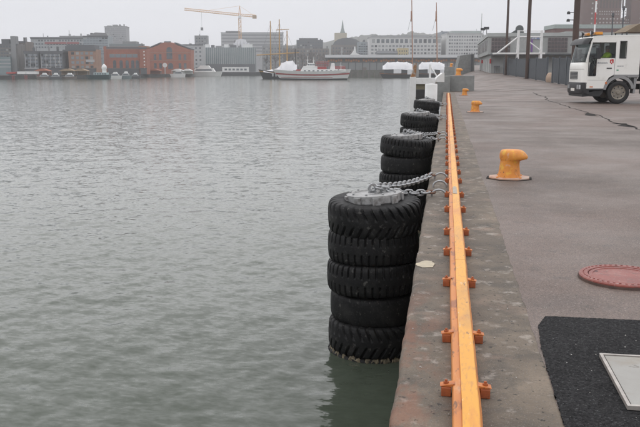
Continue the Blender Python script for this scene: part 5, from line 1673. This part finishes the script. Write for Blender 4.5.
for k in range(9):
    a = G(304 + k * 4.3, 71.4); b = G(306 + k * 4.3, 70.3)
    MB().box(a[0], b[0], -2.62, -2.5, a[1], b[1]).build('window', M_GLASSFAR, t)
house('saloon_opening', 317.5, 326.5, 66.8, 69.4, 4.6, M_RED, 0.02)
house('funnel', 329.8, 335, 63.3, 69.3, 1.8, M_FARWHITE, 0.1, 0.5)
a = G(338.3, 71); MB().lathe([(0.28, 0), (0.28, 0.05), (0, 0.06)], 12, (a[0], -2.62, a[1] + 0.2), 'y').build('porthole', M_GLASSFAR, t)
def rails(xa, xb, y0, y1, wd):
    a, b = G(xa, y0), G(xb, y1)
    for yy in (-wd / 2, wd / 2):
        m = MB()
        for f in (0.35, 0.7, 1.0):
            z = a[1] + (b[1] - a[1]) * f
            m.tube([(a[0], yy, z), (b[0], yy, z)], 0.05, 4)
        for k in range(9):
            x = a[0] + (b[0] - a[0]) * k / 8
            m.box(x - 0.04, x + 0.04, yy - 0.04, yy + 0.04, a[1], b[1])
        m.build('deck_rail', M_RED, t)
rails(316, 329, 66.8, 62.0, 4.4)
rails(335, 345, 69.3, 66.4, 4.6)
rails(296.5, 302, 71.3, 69.6, 3.5)
MB().box(*(G(317, 0)[0], G(328.5, 0)[0]), -2.1, 2.1, G(0, 62.0)[1], G(0, 61.6)[1]).build('sun_deck_roof', pm('dull_pink', (0.45, 0.28, 0.27), rough=0.7), t)
for xx, yt, yb in ((307.6, 56.2, 63.2), (313.7, 57, 63.2), (341, 62, 69.3)):
    a, b = G(xx, yb), G(xx, yt)
    MB().tube([(a[0], 0, a[1]), (b[0], 0, b[1])], 0.12, 6, 0.06).box(a[0] - 0.45, a[0] + 0.45, -0.05, 0.05, b[1] - 1.3, b[1] - 1.2).build('mast', M_FARWHITE, t)
MB().box(G(293, 0)[0], G(300, 0)[0], -1.4, 1.4, zt, G(0, 70.3)[1]).build('fore_deck_gear', BROWNW, t)

# tarpaulin ship with three masts
t, G = frame('sailing_ship', 'black-hulled sailing ship with gold stripe, yellow masts and bow under white tarpaulin', 'sailing ship', 262.5, 285)
L = G(300, 0)[0]
zt = G(0, 71.6)[1]
hull_band(L, 6, -0.8, zt, 1.5, 0.8, 0.7, deck=True, ztot=zt).build('hull', M_HULLB, t, 40)
hull_band(L, 6, zt * 0.78, zt * 0.86, 1.5, 0.75, 0.7, proud=0.05, ztot=zt).build('gold_stripe', pm('gold_paint', (0.5, 0.3, 0.08), rough=0.5), t)
for k in range(4):
    a = G(272.5 + k * 3.2, 76.5)
    MB().box(a[0], a[0] + 0.55, -3.2, -2.85, a[1], a[1] + 1.3).build('fender_bag', LTGREY, t, None, 0.08)
def tarp(name, prof, wd, sag=0.25, seed=0):
    """ridge tent: prof = ridge line (x, z_ridge, z_edge) stations"""
    rnd = random.Random(seed)
    vs, fs = [], []
    st = []
    for i in range(len(prof) - 1):
        for k in range(6):
            f = k / 6
            st.append([prof[i][j] + (prof[i + 1][j] - prof[i][j]) * f for j in range(3)])
    st.append(list(prof[-1]))
    m = 11
    for i, (x, zr, ze) in enumerate(st):
        rib = 1.0 if i % 6 == 0 else 0.0
        for j in range(m):
            q = -1 + 2 * j / (m - 1)
            z = ze + (zr - ze) * (1 - abs(q) ** 1.7)
            z += (0.1 * rib - sag * (1 - rib) * 0.5 + rnd.gauss(0, 0.03)) * (1 - abs(q) ** 3)
            vs.append((x, q * wd / 2 * (1 + (0.03 if abs(q) == 1 else 0) * rnd.gauss(0, 1)), z))
    n = len(st)
    for i in range(n - 1):
        for j in range(m - 1):
            a = i * m + j
            fs.append((a, a + 1, a + m + 1, a + m))
    fs.append(tuple(range(m))); fs.append(tuple((n - 1) * m + j for j in range(m))[::-1])
    return MB().add(vs, fs).build(name, M_TARP, t, 70)
tarp('tarpaulin', [(G(263, 0)[0], G(0, 70.6)[1], G(0, 72)[1]), (G(272, 0)[0], G(0, 69)[1], G(0, 73.4)[1]), (G(278, 0)[0], G(0, 67.4)[1], G(0, 73.2)[1]),
                   (G(281, 0)[0], G(0, 63)[1], G(0, 73)[1]), (G(286, 0)[0], G(0, 61)[1], G(0, 73)[1]), (G(292.5, 0)[0], G(0, 60.6)[1], G(0, 72.5)[1]), (G(296.5, 0)[0], G(0, 65)[1], G(0, 72)[1])], 5.6, 0.3, 5)
ym = pm('mast_ochre', (0.5, 0.3, 0.1), (0.42, 0.25, 0.09), rough=0.6, scale=0.4)
for xx, yt in ((270.7, 21), (279.6, 19.3), (287.2, 30.5)):
    a, b = G(xx, 70), G(xx, yt)
    mo = MB().tube([(a[0], 0.6, a[1]), (a[0], 0.6, b[1])], 0.27, 8, 0.16).build('mast', ym, t)
    MB().tube([(a[0], 0.6, b[1] - 1), (a[0] + 4.2, 0.6, G(0, 62)[1])], 0.03, 3).tube([(a[0], 0.6, b[1] - 1), (a[0] - 4.2, 0.6, G(0, 62)[1])], 0.03, 3).build('rigging', SLATE, mo)
a, b = G(256.5, 55.2), G(299, 52.6)
MB().tube([(a[0], 0.2, a[1]), (b[0], 0.2, b[1])], 0.2, 6).build('yard', ym, t)
a, b = G(276, 30), G(289, 29.3)
MB().tube([(a[0], 0.2, a[1]), (b[0], 0.2, b[1])], 0.14, 6).build('yard', ym, t)
a, b = G(295.3, 49), G(295.3, 70)
MB().tube([(a[0], -0.4, b[1]), (a[0], -0.4, a[1])], 0.16, 6).build('davit', M_BLACKM, t)

# two tarpaulin-covered boats at the pier
def covered_boat(x0, x1, D, mx, myt, label):
    global t, G
    t, G = frame('covered_boat', label, 'boat', x0, D, WATER, 'boats under white winter tarpaulins')
    L = G(x1, 0)[0]
    zt = G(0, 73.4)[1]
    hull_band(L, 4.6, -0.7, zt, 1.2, 0.35, 0.7, deck=True, ztot=zt).build('hull', M_HULLB, t, 40)
    hull_band(L, 4.6, zt * 0.8, zt * 0.92, 1.2, 0.3, 0.7, proud=0.05, ztot=zt).build('rubbing_strake', M_WOOD, t)
    MB().box(L * 0.06, L * 0.95, -1.5, 1.5, zt - 0.1, G(0, 68.5)[1]).build('cabin', SLATE, t)
    ze = G(0, 69.6)[1]
    tarp('tarpaulin', [(0.1, G(0, 66)[1], ze), (L * 0.16, G(0, 62.2)[1], ze), (L * 0.5, G(0, 61.9)[1], ze + 0.15), (L * 0.82, G(0, 62)[1], ze - 0.2), (L * 1.0, G(0, 64)[1], ze - 0.3)], 4.4, 0.2, int(x0))
    MB().box(L * 0.36, L * 0.62, -2.26, -2.2, zt - 0.05, ze + 0.1).box(L * 0.82, L * 0.97, -2.24, -2.18, zt - 0.4, ze).build('tarpaulin_skirt', M_TARP, t)
    a, b = G(mx, 70), G(mx - 0.9, myt)
    MB().tube([(a[0], 0, a[1]), ((a[0] + b[0]) / 2, 0, (a[1] + b[1]) / 2), (b[0], 0, b[1])], 0.24, 8, 0.15).build('mast', M_WOOD, t)
    c = G(mx - 0.9, 19)
    MB().tube([(c[0] - 0.25, 0, c[1] - 1), (c[0] - 0.25, 0, c[1] + 3)], 0.2, 6).build('mast_doubling', M_WOOD, t)
    MB().tube([(c[0] - 0.4, 0, c[1]), (c[0] - 1.4, 0, c[1] - 4.5)], 0.05, 4).build('furled_gaff', SLATE, t)
covered_boat(382.5, 413.5, 324, 412.6, -4, 'black boat under a white winter tarpaulin, left of the slanted rusty pile')
covered_boat(417.6, 446, 326, 437.3, 2.5, 'black boat under a white winter tarpaulin, right of the slanted rusty pile')

# motor yacht and small craft along the left shore
def motor_boat(x0, x1, y_top, D, label, hullm=None, yacht=False):
    global t, G
    t, G = frame('motor_boat', label, 'boat', x0, D, WATER, 'small boats moored across the harbour')
    L = G(x1, 0)[0]
    ztop = G(0, y_top)[1]
    zh = ztop * (0.42 if yacht else 0.4)
    hull_band(L, max(1.6, L * 0.3), -0.4, zh, L * 0.1, 0.2, 0.8, deck=True, ztot=zh).build('hull', hullm or M_FARWHITE, t, 40)
    c = MB().prism([(L * 0.2, zh), (L * 0.86, zh), (L * 0.8, zh + (ztop - zh) * 0.55), (L * 0.32, zh + (ztop - zh) * 0.55)], -L * 0.1, L * 0.1, 'y').build('cabin', M_FARWHITE if yacht else LTGREY, t, None, 0.04)
    MB().prism([(L * 0.38, zh + (ztop - zh) * 0.56), (L * 0.74, zh + (ztop - zh) * 0.56), (L * 0.68, ztop), (L * 0.46, ztop)], -L * 0.08, L * 0.08, 'y').build('upper_cabin', M_FARWHITE, t, None, 0.04)
    MB().prism([(L * 0.3, zh + (ztop - zh) * 0.16), (L * 0.78, zh + (ztop - zh) * 0.16), (L * 0.76, zh + (ztop - zh) * 0.42), (L * 0.36, zh + (ztop - zh) * 0.42)], -L * 0.1 - 0.03, -L * 0.1 + 0.05, 'y').build('window_band', M_GLASSFAR, c)
motor_boat(184, 219, 65.5, 392, 'large sleek white motor yacht in front of the finned glass hall', None, True)
for x0, x1, yt, D, lab, m_ in [(107, 118, 72.0, 294, 'small white motor boat in front of the arched brick hall', None), (119, 128, 71.5, 296, 'small teal cabin boat in front of the arched brick hall', TEAL),
                               (129, 137, 73.0, 302, 'little dark launch below the brick stair tower', SLATE), (36, 46, 73.0, 279, 'brown work boat in front of the wide glass offices', BROWNW),
                               (48, 57, 73, 277, 'low slate grey boat beside the brown work boat', SLATE), (170.5, 182.5, 69.5, 352, 'white boat moored below the gabled brick hall', None),
                               (61, 72, 73, 279, 'tan boat moored below the beige brick building', BROWNW)]:
    motor_boat(x0, x1, yt, D, lab, m_)
# houseboat barge
t, G = frame('houseboat', 'long white houseboat with small windows on a dark barge', 'houseboat', 217, 432)
L = G(262, 0)[0]
MB().box(0, L, 0, 6, -0.5, G(0, 72.0)[1]).build('barge', M_HULLB, t, None, 0.1)
MB().box(G(220.5, 0)[0], G(247, 0)[0], 0.8, 5.2, G(0, 72.0)[1] + 0.003, G(0, 67)[1]).build('cabin', M_FARWHITE, t)
for k in range(6):
    MB().box(G(223 + k * 4, 0)[0], G(225.4 + k * 4, 0)[0], 0.72, 0.85, G(0, 70.4)[1], G(0, 68.6)[1]).build('window', M_GLASSFAR, t)
# harbour boat with domed wheelhouse
t, G = frame('harbour_boat', 'teal and white harbour boat with a tall domed white wheelhouse', 'boat', 87, 286)
L = G(106, 0)[0]
zh = G(0, 75)[1]
hull_band(L, 4, -0.5, zh, 0.8, 0.1, 0.8, deck=True, ztot=zh).build('hull', pm('dark_teal', (0.03, 0.07, 0.08), rough=0.5), t, 40)
MB().box(G(91, 0)[0], G(104.5, 0)[0], -1.4, 1.4, zh - 0.05, G(0, 72.5)[1]).build('deck_house', pm('pale_teal', (0.4, 0.52, 0.52), rough=0.5), t)
for k in range(5):
    MB().box(G(92 + k * 2.5, 0)[0], G(93.6 + k * 2.5, 0)[0], -1.48, -1.39, G(0, 74.6)[1], G(0, 73.2)[1]).build('window', M_GLASSFAR, t)
MB().lathe([(0.75, G(0, 72.5)[1]), (0.75, G(0, 69.4)[1]), (0.95, G(0, 68)[1]), (0.8, G(0, 66)[1]), (0.3, G(0, 64.6)[1]), (0.05, G(0, 63.6)[1])], 14, (G(101, 0)[0], 0, 0)).build('domed_wheelhouse', M_FARWHITE, t, 50)
# globe lamp on the quay below the gable
t, G = frame('globe_sign', 'white round sign on a post in front of the gabled brick hall', 'sign', 164.7, 362, -0.5)
MB().tube([(0, 0, 0), (0, 0, G(0, 66.5)[1])], 0.25, 8).build('post', LTGREY, t)
MB().lathe([(0.0, 0), (1.0, 0.0), (1.0, 0.25), (0, 0.25)], 20, (0, -0.3, G(0, 65.2)[1]), 'y').build('disc', M_FARWHITE, t)
# lorry, trailers and market tents on the left quay
t, G = frame('parked_lorry', 'red lorry with two long white box trailers on the left far quay', 'lorry', 4.5, 288, -0.5)
MB().box(0.3, G(10.5, 0)[0], 0, 2.4, 0.5, G(0, 72)[1]).build('cab', pm('lorry_red', (0.45, 0.06, 0.05), rough=0.5), t, None, 0.08)
for xa, xb in ((12.3, 21), (21.6, 32)):
    MB().box(G(xa, 0)[0], G(xb, 0)[0], 0, 2.5, 0.35, G(0, 71.6)[1]).build('box_trailer', M_FARWHITE, t, None, 0.04)
MB().box(0.5, G(31.5, 0)[0], 0.6, 1.8, 0.15, 0.349).build('chassis', M_BLACKM, t)
for xx in (1.5, 3.8, 5.0, 8.0, 9.4):
    for yy in (0.25, 2.0):
        MB().lathe([(0.2, 0), (0.45, 0.0), (0.45, 0.3), (0.2, 0.3)], 14, (xx, yy, 0.45), 'y', closed=True).build('wheel', M_BLACKM, t)
def tent(x0, x1, yt, D, mat, label):
    t, G = frame('market_tent', label, 'tent', x0, D, -0.5, 'tents along the far quay')
    w = G(x1, 0)[0]
    h = max(2.3, G(0, yt)[1])
    MB().prism([(-0.2, h * 0.62), (w + 0.2, h * 0.62), (w * 0.6, h), (w * 0.4, h)], -0.2, 3.2, 'y').build('roof', mat, t)
    for x in (0.05, w - 0.05):
        for y in (0.05, 2.95):
            MB().tube([(x, y, 0), (x, y, h * 0.62)], 0.06, 5).build('pole', LTGREY, t)
    MB().box(0.1, w - 0.1, 2.7, 2.9, 0, h * 0.6).build('back_sheet', mat, t)
tt = pm('tan_canvas', (0.36, 0.26, 0.17), rough=0.9); tr_ = pm('rust_canvas', (0.42, 0.16, 0.1), rough=0.9)
for x0, x1, yt, D, m_, lab in [(33.5, 45, 71.2, 292, tr_, 'rust red tent in front of the wide glass offices'), (58, 71, 71.8, 294, tt, 'tan tent in front of the beige brick building, left'), (72.5, 84, 72.2, 295, tt, 'tan tent in front of the beige brick building, right'),
                               (146, 158, 70.6, 352, tr_, 'rust red tent left of the white round sign'), (171, 181, 70, 362, M_FARWHITE, 'white tent right of the white round sign'), (182, 190, 70, 366, M_FARWHITE, 'white tent beside the yacht bow')]:
    tent(x0, x1, yt, D, m_, lab)
# red quay ladders on the far wall
for x, near in ((13.7, 'below the white trailers'), (26.5, 'below the dark waterfront office'), (39, 'beside the brown work boat')):
    p_ = ground(x, 79.2, WATER)
    o = thing('quay_ladder', 'small red ladder on the far quay wall ' + near, 'ladder', p_ + Vector((0, -0.3, 0)), YAW, 'red ladders on the far quay wall')
    for k in range(4):
        MB().box(-0.3, 0.3, -0.05, 0.05, 0.2 + k * 0.3, 0.28 + k * 0.3).build('rung', M_RED, o)
    MB().box(-0.4, -0.3, -0.06, 0.06, -0.5, 1.4).box(0.3, 0.4, -0.06, 0.06, -0.5, 1.4).build('stringer', M_RED, o)

# ================================================================== HAZE
hz = MB().box(-1500, 1100, -60, 1450, -8.5, 82).build('haze', pm('unused_surface', (1, 1, 1)))
hm = bpy.data.materials.new('harbour_haze')
hm.use_nodes = True
nt = hm.node_tree
nt.nodes.remove(nt.nodes['Principled BSDF'])
pv = nt.nodes.new('ShaderNodeVolumePrincipled')
pv.inputs['Color'].default_value = (0.97, 0.98, 1.0, 1)
pv.inputs['Density'].default_value = 0.0005
pv.inputs['Anisotropy'].default_value = 0.75
nt.links.new(pv.outputs['Volume'], nt.nodes['Material Output'].inputs['Volume'])
hz.data.materials.clear()
hz.data.materials.append(hm)
hz['kind'] = 'stuff'; hz['label'] = 'thin grey winter haze over the harbour'; hz['category'] = 'haze'
